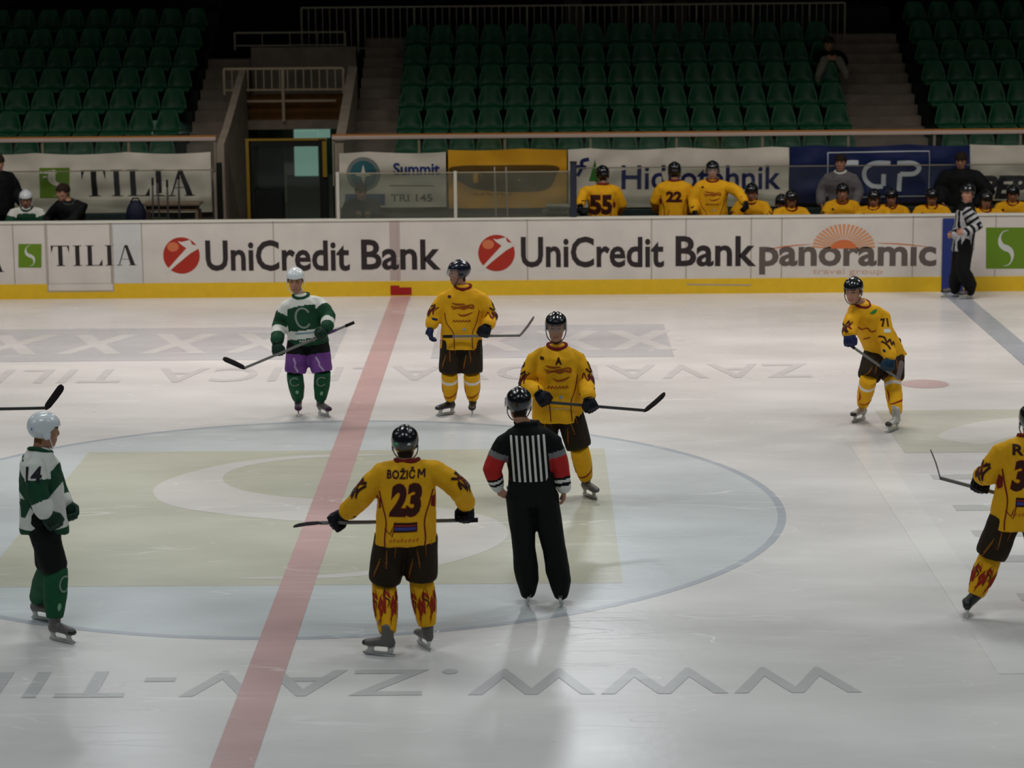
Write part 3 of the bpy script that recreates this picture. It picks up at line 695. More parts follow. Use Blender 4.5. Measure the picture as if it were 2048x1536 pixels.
# ------------------------------------------------------------------ the ice and its paint
ICE = ice_material('ice', (.74, .73, .72))
BY = 14.5                                    # inner face of the far boards
ice = part('floor_ice', [boxm(-26, 26, -14.5, BY+.02, -.1, 0)], ICE); tag(ice, kind='structure')
def paint(name, shape, col, z, parent=ice):
    a, f = shape; me = bpy.data.meshes.new('p'); me.from_pydata([(x, y, z) for x, y in a], [], f)
    bm = bmesh.new(); bm.from_mesh(me); bmesh.ops.triangulate(bm, faces=[q for q in bm.faces if len(q.verts) > 4]); bmesh.ops.recalc_face_normals(bm, faces=bm.faces)
    for q in bm.faces:
        if q.normal.z < 0: q.normal_flip()
    bm.to_mesh(me); bm.free(); me.materials.append(ice_material('ice_'+name, col)); return ob_from(name, me, parent, smooth=False)
def disc(r, n=96, cx=0, cy=0): return [(cx+r*math.cos(a), cy+r*math.sin(a)) for a in np.linspace(0, 2*math.pi, n, endpoint=False)]
def ringp(r0, r1, n=96):
    o, i = disc(r1, n), disc(r0, n); return np.array(o+i), [(k, (k+1) % n, n+(k+1) % n, n+k) for k in range(n)]
paint('centre_circle_paint', poly2d([disc(4.5)]), (.62, .665, .68), .001)
paint('circle_line', ringp(4.46, 4.54), (.47, .51, .56), .0015)
sq = [(-2.83, -2.85), (2.85, -2.85), (2.85, 2.85), (-2.83, 2.85)]
paint('centre_logo_square', poly2d([sq]), (.575, .58, .475), .002)
def s_logo(sx, sy):
    up = cat_rom([(.55, 2.62), (-.35, 2.60), (-1.15, 2.25), (-1.70, 1.55), (-1.82, .84), (-1.45, .15), (-.4, -.4), (.35, -.55), (.95, -.95), (1.19, -1.52), (1.0, -2.08), (.40, -2.45), (-.5, -2.58)], 6)
    lo = [(-x, -y) for x, y in up]
    return [(x*sx, y*sy) for x, y in up+lo]
paint('centre_logo_letter', poly2d([s_logo(1, 1)]), (.70, .68, .65), .003)
paint('centre_line', poly2d([[(-.15, -14.4), (.15, -14.4), (.15, BY), (-.15, BY)]]), (.60, .405, .395), .004)
for X in (8.60, -8.60): paint('blue_line', poly2d([[(X-.17, -14.4), (X+.17, -14.4), (X+.17, BY), (X-.17, BY)]]), (.40, .43, .49), .004)
def rtext(s, xr, xl, yb, yt, col, bold=.01):
    a, f = text2d(s, bold, 0, 1.15); b = a.copy(); b[:, 0] = xr-a[:, 0]*(xr-xl); b[:, 1] = yb-a[:, 1]*(yb-yt); paint('ice_lettering', (b, f), col, .003)
rtext('WWW.ZAV-TILIA.SI', 4.52, -4.25, -5.38, -6.05, (.53, .54, .54))
rtext('ZAVAROVALNICA TILIA', 5.65, -5.6, 8.15, 7.12, (.635, .62, .615))
paint('ice_advert', poly2d([[(-8.2, 8.75), (-.6, 8.75), (-.6, 11.5), (-8.2, 11.5)], [(.7, 8.75), (3.95, 8.75), (3.95, 11.5), (.7, 11.5)]]), (.56, .56, .585), .002)
ring = []
for x0 in [-7.9+k*1.15 for k in range(6)]+[1.0, 2.1, 3.1]:
    ring.append([(x0, 9.3), (x0+.22, 9.3), (x0+.45, 9.9), (x0+.70, 9.3), (x0+.92, 9.3), (x0+.58, 10.1), (x0+.92, 10.95), (x0+.68, 10.95), (x0+.45, 10.35), (x0+.24, 10.95), (x0, 10.95), (x0+.33, 10.1)])
paint('ice_advert_shapes', poly2d(ring), (.68, .67, .67), .003)
paint('ice_advert_bars', poly2d([[(6.2, y-.12), (10.5, y-.12), (10.5, y+.12), (6.2, y+.12)] for y in (1.3, -.1, -1.15, -2.1, -3.4, -5.0)]), (.56, .56, .55), .002)
paint('ice_advert_patch', poly2d([[(6.1, 2.5), (9.6, 2.5), (9.6, 4.9), (6.1, 4.9)]]), (.62, .62, .54), .002)
paint('ice_advert_patch_shape', poly2d([cat_rom([(6.6, 3.4), (7.4, 4.3), (8.7, 4.4), (9.2, 3.6), (8.2, 3.9), (7.4, 3.3), (7.0, 2.9)], 5, True)]), (.72, .71, .68), .003)
paint('ice_advert_border', poly2d([[(5.62, -5.6), (5.95, -5.6), (5.85, 3.4), (5.55, 3.4)]]), (.78, .77, .75), .002)
paint('spot_paint', poly2d([disc(.30, 32, 6.95, 6.6)]), (.60, .46, .45), .002)

# ------------------------------------------------------------------ boards
BW = mat('board_white', (.66, .63, .59), .45, var=.06, vscale=2.5)
BW2 = mat('board_white_cool', (.60, .625, .62), .45, var=.06, vscale=2.5)
KICK = mat('kick_yellow', (.75, .49, .012), .4, var=.05)
SEAM = mat('seam_grey', (.42, .385, .33), .7)
CAPM = mat('cap_pale', (.74, .74, .66), .4)
LOGB = mat('logo_charcoal', (.035, .028, .030), .6)
LOGR = mat('logo_red', (.40, .035, .022), .5)
LOGRH = mat('logo_red_light', (.62, .18, .08), .5)
TILG = mat('logo_lime', (.13, .25, .018), .5)
SUNO = mat('logo_orange', (.62, .17, .06), .55)
LGRY = mat('logo_warm_grey', (.13, .105, .095), .6)
BLUE = mat('logo_blue', (.03, .045, .25), .5)
boards = part('wall_rink_boards', [boxm(-26, 26, BY, BY+.10, 0, 1.19)], BW); tag(boards, kind='structure')
O3 = (0, BY-.002, 0); UX, UZ = (1, 0, 0), (0, 0, 1)
def on_board(name, shape, m, lift=.0): return flat_print(name, shape, m, O3, UX, UZ, boards, lift)
def bx(px, py): p = at(px, py, BY); return p.x, p.z
part('board_cap', [boxm(-26, 26, BY-.02, BY+.12, 1.19, 1.215)], CAPM, boards)
part('kick_plate', [boxm(-26, 26, BY-.012, BY, 0, .235)], KICK, boards)
def prect(x0, y0, x1, y1):
    a, b, c, d = bx(x0, y1), bx(x1, y1), bx(x1, y0), bx(x0, y0); return [a, b, c, d]
def vseam(px, z0=.235, z1=1.19, w=.018): x = bx(px, 520)[0]; return [(x-w/2, z0), (x+w/2, z0), (x+w/2, z1), (x-w/2, z1)]
seams = [vseam(p) for p in (28, 93, 222, 285, 548, 795, 1055, 1303, 1372, 1502, 1563, 1825, 1990)]
on_board('panel_seams', poly2d(seams), SEAM, .0012)
x0, x1 = bx(94, 520)[0], bx(225, 520)[0]
on_board('gate_outline', strokes2d([[(x0, 1.18), (x0, .12), (x1, .12), (x1, 1.18)]], .025), SEAM, .0128)
part('gate_panel', [boxm(x0+.01, x1-.01, BY-.014, BY-.001, .135, .235)], BW, boards)
x0b, x1b = bx(1373, 520)[0], bx(1502, 520)[0]
on_board('gate_outline', strokes2d([[(x0b, .15), (x1b, .13)]], .02), SEAM, .0132)
on_board('cool_panel', poly2d([[(bx(225, 520)[0], .236), (bx(284, 520)[0], .236), (bx(284, 520)[0], 1.188), (bx(225, 520)[0], 1.188)]]), BW2, .0006)
on_board('centre_mark', poly2d([[(-.16, .02), (.17, .02), (.17, .14), (-.16, .14)]]), mat('mark_red', (.36, .02, .02), .5), .0135)
on_board('centre_mark_faded', poly2d([[(-.16, .25), (.0, .25), (.0, .58), (-.16, .58)], [(-.16, .60), (0, .60), (0, 1.18), (-.16, 1.18)]]), mat('mark_faded', (.48, .40, .385), .5), .0006)
on_board('centre_mark_low', poly2d([[(-.16, .14), (-.02, .14), (-.02, .17), (-.16, .17)]]), mat('mark_red', (.36, .02, .02), .5), .0135)
def words(s, px0, py0, px1, py1, m, bold=0., name='advert_lettering', shear=0, sp=1.0, on=None):
    """lettering whose box runs from pixel corner to pixel corner on the board plane"""
    a = bx(px0, py1); b = bx(px1, py1); c = bx(px0, py0); sh, f = text2d(s, bold, shear, sp)
    q = np.array([(a[0]+x*(b[0]-a[0]), a[1]+x*(b[1]-a[1])+y*(c[1]-a[1])) for x, y in sh]); return (on or on_board)(name, (q, f), m, .0016)
def serif_tilia(x0, z0, x1, z1):
    """T I L I A with thick stems and hairlines"""
    W_, H_ = x1-x0, z1-z0; L = []
    def R(a, b, c, d): L.append([(x0+a*W_, z0+b*H_), (x0+c*W_, z0+b*H_), (x0+c*W_, z0+d*H_), (x0+a*W_, z0+d*H_)])
    def P_(*pts): L.append([(x0+a*W_, z0+b*H_) for a, b in pts])
    R(.085, .0, .135, 1); R(.0, .965, .215, 1); P_((.0, .98), (.03, .98), (.005, .62)); P_((.19, .98), (.215, .98), (.213, .62)); R(.06, 0, .16, .03)
    R(.285, 0, .335, 1); R(.26, .97, .36, 1); R(.26, 0, .36, .03)
    R(.43, 0, .48, 1); R(.405, .97, .505, 1); R(.405, 0, .60, .03); P_((.60, .0), (.60, .32), (.56, .03))
    R(.66, 0, .71, 1); R(.635, .97, .735, 1); R(.635, 0, .735, .03)
    P_((.865, 1), (.90, 1), (.985, 0), (.93, 0)); P_((.865, 1), (.88, 1), (.80, 0), (.788, 0)); R(.76, 0, .83, .03); R(.91, 0, 1.0, .03); R(.82, .30, .93, .325)
    return poly2d(L)
def green_square(px0, py0, px1, py1, on=None, sxx=.62):
    (on or on_board)('advert_square', poly2d([prect(px0, py0, px1, py1)]), TILG, .0016)
    a, b = bx(px0, py1), bx(px1, py0); cx, cz, sx, sz = (a[0]+b[0])/2, (a[1]+b[1])/2, (b[0]-a[0]), (b[1]-a[1])
    s = [(cx+x*sx/5.7*.95*sxx*1.1, cz+z*sz/5.7*.95) for x, z in s_logo(1, 1)]
    (on or on_board)('advert_letter', poly2d([s]), BW2, .0026)
a, b = bx(103, 532), bx(272, 490); on_board('advert_lettering', serif_tilia(a[0], a[1], b[0], b[1]), LOGB, .0018)
green_square(37, 488, 83, 535); green_square(1972, 455, 2052, 537)
a, b = bx(-160, 545), bx(6, 500); on_board('advert_lettering', serif_tilia(a[0], a[1], b[0], b[1]), LOGB, .0018)
def ball_logo(px, py, r):
    x, z = bx(px, py); R_ = r
    on_board('advert_ball', poly2d([[(x+R_*math.cos(t), z+R_*math.sin(t)) for t in np.linspace(0, 2*math.pi, 48, endpoint=False)]]), LOGR, .0016)
    on_board('advert_ball_highlight', poly2d([[(x-R_*.45+R_*.32*math.cos(t), z+R_*.48+R_*.26*math.sin(t)) for t in np.linspace(0, 2*math.pi, 24, endpoint=False)]]), LOGRH, .0022)
    on_board('advert_ball_figure', poly2d([[(x+u*R_, z+v*R_) for u, v in ((-.98, -.92), (-.70, -.66), (.28, .40), (-.02, .62), (-.18, .80), (.02, .74), (.50, .86), (.60, .60), (.98, .52), (.92, .36), (.5, .12), (-.30, -.52), (-.86, -1.02))]]), BW, .0030)
for bxp, pxr, pyr, t0, t1, ty0, ty1 in ((363, 511, .285, 412, 700, 480, 541), (993, 506, .285, 1042, 1328, 473, 534)):
    ball_logo(bxp, pxr, pyr)
    words('UniCredit', t0, ty0, t1, ty1+1, LOGB, .022); 
    words('Bank', t1+23, ty0-1, t0+470, ty1-1, LOGB, .022)
    for q in (199, 203):
        pass
dots = []
for q in (501, 665, 1131, 1293):
    x, z = bx(q, 485 if q < 900 else 479); dots.append([(x+.034*math.cos(t), z+.034*math.sin(t)) for t in np.linspace(0, 2*math.pi, 16, endpoint=False)])
words('panoram\u0131c', 1518, 493, 1872, 549, LGRY, .028)
cx, cz = bx(1687, 497)
rays = []
for k in range(21):
    a0 = math.pi*(k+.12)/21; a1 = math.pi*(k+.72)/21; rays.append([(cx+r*math.cos(a), cz+r*.78*math.sin(a)) for r, a in ((.20, a0), (.49, a0), (.49, a1), (.20, a1))])
on_board('advert_sun_rays', poly2d(rays), mat('logo_orange_pale', (.66, .30, .14), .55), .0016)
on_board('advert_sun', poly2d([[(cx+.20*math.cos(t), cz+.14*math.sin(t)) for t in np.linspace(0, math.pi, 20)]]), SUNO, .0022)
on_board('advert_horizon', strokes2d([cat_rom([bx(1525, 501), bx(1570, 493), bx(1625, 488)], 4), cat_rom([bx(1752, 486), bx(1800, 488), bx(1862, 494)], 4)], .016, 2), SUNO, .0016)
words('travel group', 1625, 537, 1765, 551, mat('logo_faint_orange', (.62, .42, .32), .6), .0)
on_board('blue_line_mark', poly2d([[(8.43, .0), (8.77, .0), (8.77, 1.15), (8.43, 1.15)]]), mat('mark_blue', (.030, .050, .21), .5), .0140)
on_board('blue_line_mark', poly2d([[(-8.77, .0), (-8.43, .0), (-8.43, 1.15), (-8.77, 1.15)]]), mat('mark_blue', (.030, .050, .21), .5), .0140)
# floor behind the boards
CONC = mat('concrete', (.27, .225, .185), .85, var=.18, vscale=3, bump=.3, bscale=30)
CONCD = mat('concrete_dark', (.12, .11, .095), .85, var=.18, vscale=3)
BENF = mat('bench_floor_dark', (.018, .022, .022), .8, var=.2)
tag(part('floor_team_area', [boxm(-26, 26, BY+.1, 17.0, -.1, .12)], BENF), kind='structure')

# ------------------------------------------------------------------ the stand: terraces, stairs, tunnel
Y0, Z0, RUN, RISE = 17.75, 1.50, .80, .325           # row 0: front edge of tread, tread height
def tr(k): return Y0+k*RUN, Z0+k*RISE
def terrace(x0, x1, k0, k1):
    return [boxm(x0, x1, tr(k)[0], tr(k)[0]+RUN*(1 if k < k1 else 1.6), .1 if k == k0 else tr(k)[1]-RISE-.1, tr(k)[1]) for k in range(k0, k1+1)]
XL = at(362, 270, 18.6).x; XA = at(790, 268, 18.6).x; XB = at(1708, 262, 18.6).x; XC = at(1868, 258, 18.6).x
TL, TR_ = at(448, 300, 17.0).x, at(668, 300, 17.0).x
ST = mat('stand_dark_green', (.020, .032, .024), .85, var=.2)
tag(part('floor_stand_left', terrace(-16, XL, 0, 10), ST), kind='structure')
tag(part('floor_stand_middle', terrace(XA, XB, 0, 5), ST), kind='structure')
tag(part('floor_stand_right', terrace(XC, 20, 0, 10), ST), kind='structure')
tag(part('floor_stand_upper', [boxm(XA, XB, tr(6)[0]+.2, tr(6)[0]+.9, 2.5, tr(6)[1]-.05)]+terrace(XB-1.5, XC+.6, 8, 10), ST), kind='structure')
def stairs(name, x0, x1, k1, m=CONC):
    P = []
    for k in range(2*k1+1):
        y = Y0-.25+k*RUN/2; z = Z0-.15+k*RISE/2; P.append(boxm(x0, x1, y, y+RUN/2+.02, .1, z))
    return tag(part(name, P, m), kind='structure')
stairs('stairs_left', XL+.02, TL-.12, 6)
stairs('stairs_middle', TR_+.16, XA-.02, 7)
stairs('stairs_right', XB+.02, XC-.02, 7)
# parapets each side of the tunnel
CPAR = mat('concrete_pale', (.34, .285, .225), .8, var=.12, vscale=4)
def parapet(name, x0, x1, topy=((17.0, 2.18), (17.9, 2.40), (20.55, 3.25))):
    vs, fs = [], []; pr = [(y, z) for y, z in topy]+[(topy[-1][0], .1), (topy[0][0], .1)]; k = len(pr)
    for x in (x0, x1): vs += [(x, y, z) for y, z in pr]
    fs = [tuple(range(k)), tuple(range(k, 2*k))]+[(i, (i+1) % k, k+(i+1) % k, k+i) for i in range(k)]
    return tag(part(name, [(vs, fs)], CPAR), kind='structure')
parapet('wall_tunnel_left', TL-.12, TL); parapet('wall_tunnel_right', TR_, TR_+.16)
LY = 20.6
zl0, zl1 = at(560, 258, LY).z, at(560, 240, LY).z
tag(part('trim_tunnel_lintel', [boxm(TL, TR_, LY-.1, LY+.35, zl0, zl1)], CPAR), kind='structure')
zb = at(560, 189, LY).z
BRNP = mat('wood_panel_brown', (.17, .08, .02), .6, var=.2, vscale=5)
tag(part('wall_tunnel_panel', [boxm(TL, TR_, LY+.05, LY+.2, zl1, zb)], BRNP), kind='structure')
tag(part('floor_tunnel_roof', [boxm(TL, TR_, LY+.3, LY+2.2, zb-.25, zb-.05)], CONC), kind='structure')
tag(part('wall_landing', [boxm(TL-.1, XA-.9, 22.2, 22.5, 2.5, at(560, 95, 22.2).z)], CONC), kind='structure')
# inside the tunnel
TW = mat('tunnel_wall_green', (.09, .12, .10), .7)
tag(part('wall_tunnel_back', [boxm(TL, TR_, 22.0, 22.15, .1, zl0+.3)], TW), kind='structure')
tag(part('floor_tunnel', [boxm(TL, TR_, 17.0, 22.0, .0, .12)], BENF), kind='structure')
def emi(name, col, st):
    m = bpy.data.materials.new(name); m.use_nodes = True; b = m.node_tree.nodes['Principled BSDF']; b.inputs['Base Color'].default_value = (*col, 1)
    b.inputs['Emission Color'].default_value = (*col, 1); b.inputs['Emission Strength'].default_value = st; return m
TEAL = emi('lit_window_teal', (.26, .46, .38), .40)
dY = 21.6
q0, q1 = at(575, 440, dY), at(664, 258, dY)
door = empty('door_1', (q0.x, dY, .12)); door['_org'] = [q0.x, dY, .12]; tag(door, kind='structure')
part('door_panel', [boxm(q0.x, q1.x, dY, dY+.05, .12, at(600, 350, dY).z)], mat('door_grey_green', (.20, .26, .21), .5), door)
w0, w1 = at(590, 352, dY), at(635, 262, dY)
part('door_window', [boxm(w0.x, w1.x, dY-.02, dY+.02, w0.z, w1.z)], TEAL, door)
w2 = at(660, 258, dY)
part('door_top_light', [boxm(at(575, 300, dY).x, w2.x, dY+.0, dY+.03, at(600, 276, dY).z, at(600, 256, dY).z)], TEAL, door)
part('door_frame', [boxm(at(572, 300, dY).x, w0.x, dY-.01, dY+.04, at(600, 350, dY).z, at(600, 258, dY).z), boxm(at(572, 300, dY).x-.04, at(572, 300, dY).x, dY-.01, dY+.06, .12, w1.z)], mat('frame_grey', (.45, .52, .46), .5), door)
cab = part('tunnel_cabinet', [boxm(at(510, 400, 20.8).x, at(565, 400, 20.8).x, 20.8, 21.2, .12, at(540, 382, 20.8).z)], mat('cabinet_dark', (.03, .036, .034), .6), bevel=.02)
tag(cab, 'low dark cabinet standing inside the tunnel doorway', 'cabinet')
# yellow and black gate frame at the tunnel mouth
gy = 17.15; GY = mat('gate_yellow', (.30, .19, .02), .5); GB = mat('gate_black', (.015, .018, .015), .5)
ga, gb, gt = at(500, 440, gy), at(648, 440, gy), at(570, 279, gy)
gate = empty('gate_frame', (ga.x, gy, .12)); gate['_org'] = [ga.x, gy, .12]; tag(gate, 'tall yellow and black metal gate frame at the tunnel mouth', 'gate')
part('post', [barm((ga.x-.01, gy, .12), (ga.x-.01, gy, gt.z), .05)], GY, gate); part('post', [barm((ga.x+.07, gy+.03, .12), (ga.x+.07, gy+.03, gt.z-.04), .06)], GB, gate)
part('post', [barm((gb.x+.06, gy, .12), (gb.x+.06, gy, gt.z-.6), .06), barm((gb.x, gy+.02, .12), (gb.x, gy+.02, gt.z), .11)], GB, gate)
part('post', [barm((gb.x+.04, gy-.04, gt.z-.62), (gb.x+.04, gy-.04, gt.z-.03), .07)], GY, gate)
part('crossbar', [barm((ga.x-.04, gy, gt.z), (gb.x+.08, gy, gt.z), .045, .035)], GY, gate); part('crossbar', [barm((ga.x+.06, gy+.03, gt.z-.07), (gb.x+.04, gy+.03, gt.z-.07), .08, .09)], GB, gate)
GL = glass_mat('rink_glass', (.95, .97, .95), .015, (.35, .38, .34)); GLD = glass_mat('rink_glass_dirty', (.74, .78, .73), .16, (.30, .32, .27))
part('glass_pane', [boxm(ga.x+.1, gb.x-.06, gy+.02, gy+.032, .15, gt.z-.12)], GL, gate)
# railings
RAIL = mat('rail_cream', (.55, .46, .32), .5); RAILD = mat('rail_dull', (.28, .26, .19), .5)
def railing(name, label, x0, x1, y, z0, z1, n, m=RAIL, thick=.035, posts=None, mid=None, grp=None):
    r = empty(name, ((x0+x1)/2, y, z0)); r['_org'] = [(x0+x1)/2, y, z0]; tag(r, label, 'railing', grp)
    part('top_rail', [barm((x0, y, z1), (x1, y, z1), thick*1.2)], m, r, bevel=.006); part('bottom_rail', [barm((x0, y, z0+.03), (x1, y, z0+.03), thick)], m, r, bevel=.006)
    for i in range(n): xx = x0+(x1-x0)*i/(n-1); e = i in (0, n-1) or (posts and i % posts == 0); part('post' if e else 'baluster', [barm((xx, y, z0-(.05 if e else 0)), (xx, y, z1), thick*(1.15 if e else .55))], m, r)
    if mid: part('middle_rail', [barm((x0, y, mid), (x1, y, mid), thick)], m, r)
    return r
ry = LY-.15; ra, rb = at(449, 184, ry), at(686, 136, ry)
rl = railing('balcony_railing', 'cream metal balcony railing with upright bars above the tunnel mouth', ra.x, rb.x, ry, ra.z, rb.z, 16)
mz = at(560, 202, ry).z
part('cross_bar', [barm((at(462, 202, ry).x, ry, mz), (at(672, 202, ry).x, ry, mz), .04)], RAIL, rl); part('support_post', [barm((at(568, 240, ry).x, ry-.03, at(568, 242, ry).z), (at(568, 240, ry).x, ry-.03, rb.z), .05)], RAIL, rl)
ly = 22.3; la, lb = at(470, 95, ly), at(690, 64, ly)
railing('landing_railing', 'thin dull two-bar railing on the grey concrete landing wall', la.x, lb.x, ly, la.z, lb.z, 5, RAILD, .03)
wy = tr(6)[0]+.25; wa, wb = at(604, 80, wy), at(1690, 10, wy)
railing('walkway_railing', 'long dim railing of upright bars behind the top row of green seats', wa.x, wb.x, wy, tr(6)[1]-.02, at(1100, 11, wy).z, 78, RAILD, .028, posts=8)
tag(part('wall_upper_columns', [boxm(at(px, 50, 26).x, at(px+w_, 50, 26).x, 26, 26.4, 1.5, 6) for px, w_ in ((1130, 35), (1240, 18), (1285, 38), (1350, 25), (1410, 60), (1490, 140))], mat('column_brown', (.20, .16, .12), .8)), kind='structure')
tag(part('wall_back', [boxm(-30, 30, 28, 28.3, 0, 14)], mat('wall_dark', (.020, .022, .020), .9)), kind='structure')
tag(part('ceiling', [boxm(-30, 30, -30, 28.3, 13.5, 13.8)], mat('ceiling_dark', (.02, .02, .02), .9)), kind='structure')
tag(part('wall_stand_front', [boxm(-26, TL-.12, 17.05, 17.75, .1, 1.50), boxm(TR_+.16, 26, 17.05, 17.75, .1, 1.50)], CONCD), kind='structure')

# stand front rail with glass below
RW = mat('rail_pinkish', (.60, .48, .42), .45); RO = mat('rail_rust', (.45, .20, .05), .6)
def front_rail(name, label, x0, x1):
    z1 = at(1024, 270, 17.0).z; r = empty(name, ((x0+x1)/2, 17.0, 1.5)); r['_org'] = [(x0+x1)/2, 17.0, 1.5]; tag(r, label, 'railing')
    part('top_rail', [boxm(x0, x1, 16.97, 17.04, z1-.05, z1+.01)], RW, r, bevel=.008); part('rail_edge', [boxm(x0, x1, 16.99, 17.05, z1+.01, z1+.035)], RO, r)
    n = int((x1-x0)/1.5)+1
    for i in range(n+1): xx = x0+.02+(x1-x0-.04)*i/n; part('post', [boxm(xx-.02, xx+.02, 17.0, 17.04, 1.48, z1-.05)], RAILD, r)
    part('glass_pane', [boxm(x0, x1, 17.012, 17.02, 1.5, z1-.05)], GL, r)
front_rail('stand_front_rail', 'long pale handrail with glass in front of the seats left of the tunnel', -16, at(432, 285, 17).x)
front_rail('stand_front_rail', 'long pale handrail with glass in front of the seats right of the tunnel', at(664, 285, 17).x, 20)

# ------------------------------------------------------------------ seats
SEATM = mat('seat_green', (.005, .080, .032), .42, spec=.3, var=.12, vscale=3)
SEATB = mat('seat_bracket', (.03, .03, .03), .6)
def seat_mesh():
    prof = [(-.385, .335, .185, 0), (-.405, .375, .205, 0), (-.395, .405, .215, .004), (-.35, .415, .22, .02), (-.20, .405, .222, .035), (-.08, .405, .222, .03), (-.03, .44, .220, -.05), (-.005, .52, .212, -.075), (.015, .60, .190, -.06), (.03, .68, .168, -.035), (.04, .735, .155, -.02), (.045, .765, .125, -.01), (.046, .775, .08, 0)]
    n = 13; vs, fs = [], []
    for y, z, w_, l in prof:
        for k in range(n):
            s = -1+2*k/(n-1); e = abs(s)**2.6; vs.append((s*w_, y+(l*e if l < 0 else 0), z+(l*e if l > 0 else 0)))
    for i in range(len(prof)-1):
        for k in range(n-1): fs.append((i*n+k, i*n+k+1, (i+1)*n+k+1, (i+1)*n+k))
    me = bpy.data.meshes.new('seat'); me.from_pydata(vs, [], fs); bm = bmesh.new(); bm.from_mesh(me); bmesh.ops.recalc_face_normals(bm, faces=bm.faces); bmesh.ops.solidify(bm, geom=bm.faces[:], thickness=.012); bmesh.ops.recalc_face_normals(bm, faces=bm.faces); bm.to_mesh(me); bm.free()
    me.materials.append(SEATM); me.polygons.foreach_set('use_smooth', np.ones(len(me.polygons), dtype=bool)); return me
SEAT = seat_mesh()
BRK = mesh_of([boxm(-.03, .03, -.30, -.02, 0, .02), boxm(-.025, .025, -.18, -.14, .02, .40), boxm(-.15, .15, -.25, -.10, .375, .395)], SEATB)
ORD = ['first', 'second', 'third', 'fourth', 'fifth', 'sixth', 'seventh', 'eighth', 'ninth', 'tenth', 'eleventh', 'twelfth', 'thirteenth', 'fourteenth', 'fifteenth', 'sixteenth', 'seventeenth', 'eighteenth']
def seat(x, k, label, grp, yoff=.62):
    y, z = tr(k); o = bpy.data.objects.new('stadium_seat', SEAT); o.location = (x, y+yoff, z); COL.objects.link(o); tag(o, label, 'seat', grp)
    b = bpy.data.objects.new('seat_bracket', BRK); COL.objects.link(b); b.parent = o
SP = (XB-XA)/17
def visible(px_x, y, z):
    d = Vector((px_x, y, z))-CAM; zc = d.dot(CF); u = 1024+FPX*d.dot(CR)/zc; v = 768-FPX*d.dot(CU)/zc; return -30 < u < 2078 and v > -12
for k in range(0, 6):
    for i in range(17):
        seat(XA+SP*(i+.5), k, 'green plastic seat, %s from the left stairs, %s row up of the middle block' % (ORD[i], ORD[k]), 'green seats of the middle block')
for k in range(0, 9):
    for i in range(11):
        x = XL-.06-SP*(i+.5); y, z = tr(k)
        if visible(x, y+.5, z+.75): seat(x, k, 'green plastic seat, %s from the stairs, %s row up of the left block' % (ORD[i], ORD[k]), 'green seats of the left block')
        x = XC+.08+SP*(i+.5)
        if visible(x, y+.5, z+.75): seat(x, k, 'green plastic seat, %s from the stairs, %s row up of the right block' % (ORD[i], ORD[k]), 'green seats of the right block')
for i in range(3): seat(XB+.1+SP*(i+.5), 8, 'dim green plastic seat, %s from the left at the top of the right stairs' % ORD[i], 'seats above the right stairs')

# ------------------------------------------------------------------ banners behind the team areas
def banner(name, label, px0, px1, ptop, pbot, m, y=16.96, seed=1.0):
    """hung sheet with a soft sag; returns the object and a function that lays prints on it"""
    a = at(px0, ptop, y); b = at(px1, pbot, y); x0, x1, z1, z0 = a.x, b.x, a.z, b.z; nx, nz = int((x1-x0)/.07), 16
    def dy(x, z):
        t = (z1-z)/(z1-z0); return -.02*math.sin(3.1*x+seed)-.045*max(0, 1-abs(t-.32)/.3)-.012*noise.noise(Vector((x*3+seed, z*4, 0)))*4*(1-abs(2*t-1)*.3)
    def dz(x): return -.03*abs(math.sin(x*2.1+seed))
    vs = []; fs = []
    for j in range(nz+1):
        for i in range(nx+1):
            x = x0+(x1-x0)*i/nx; z = z0+(z1-z0)*j/nz; vs.append((x, y+dy(x, z), z+dz(x)*(j/nz)))
    for j in range(nz):
        for i in range(nx): q = j*(nx+1)+i; fs.append((q, q+1, q+nx+2, q+nx+1))
    n0 = len(vs); vs += [(a_, b_+.004, c_) for a_, b_, c_ in vs]; fs += [tuple(n0+i for i in f)[::-1] for f in fs]
    me = bpy.data.meshes.new('b'); me.from_pydata(vs, [], fs); me.materials.append(m); me.update(); tree = bvh(me); o = ob_from(name, me, None, True, ((x0+x1)/2, y, z0)); tag(o, label, 'banner')
    def on(nm, shape, mm, lift=.0):
        return wrap_print(nm, shape, mm, tree, lambda X, Zz: (V(X, y-.4, Zz), V(0, 1, 0)), o, .08, lift=.003+lift)
    return o, on
def bpt(px, py, y=16.96): p = at(px, py, y); return p.x, p.z
def btext(on, s, px0, py0, px1, py1, m, bold=.0, nm='banner_lettering', shear=0):
    a, b, c = bpt(px0, py1), bpt(px1, py1), bpt(px0, py0); sh, f = text2d(s, bold, shear); q = np.array([(a[0]+x*(b[0]-a[0]), a[1]+x*(b[1]-a[1])+y*(c[1]-a[1])) for x, y in sh]); return on(nm, (q, f), m)
def brect(x0, y0, x1, y1): return [bpt(x0, y1), bpt(x1, y1), bpt(x1, y0), bpt(x0, y0)]
BNW = mat('banner_white', (.74, .70, .60), .6, var=.08, vscale=2); BNY = mat('banner_yellow', (.75, .38, .02), .6, var=.08, vscale=2); BNN = mat('banner_navy', (.012, .022, .10), .55, var=.1)
NAVT = mat('lettering_navy', (.012, .018, .12), .6); BLKT = mat('lettering_black', (.016, .014, .022), .6)
bo, on = banner('banner', 'white banner with green square and large black serif letters TILIA', -30, 425, 307, 424, BNW, seed=.3)
a, b = bpt(165, 393), bpt(388, 338); on('banner_lettering', serif_tilia(a[0], a[1], b[0], b[1]), BLKT)
on('banner_square', poly2d([brect(80, 335, 140, 396)]), TILG)
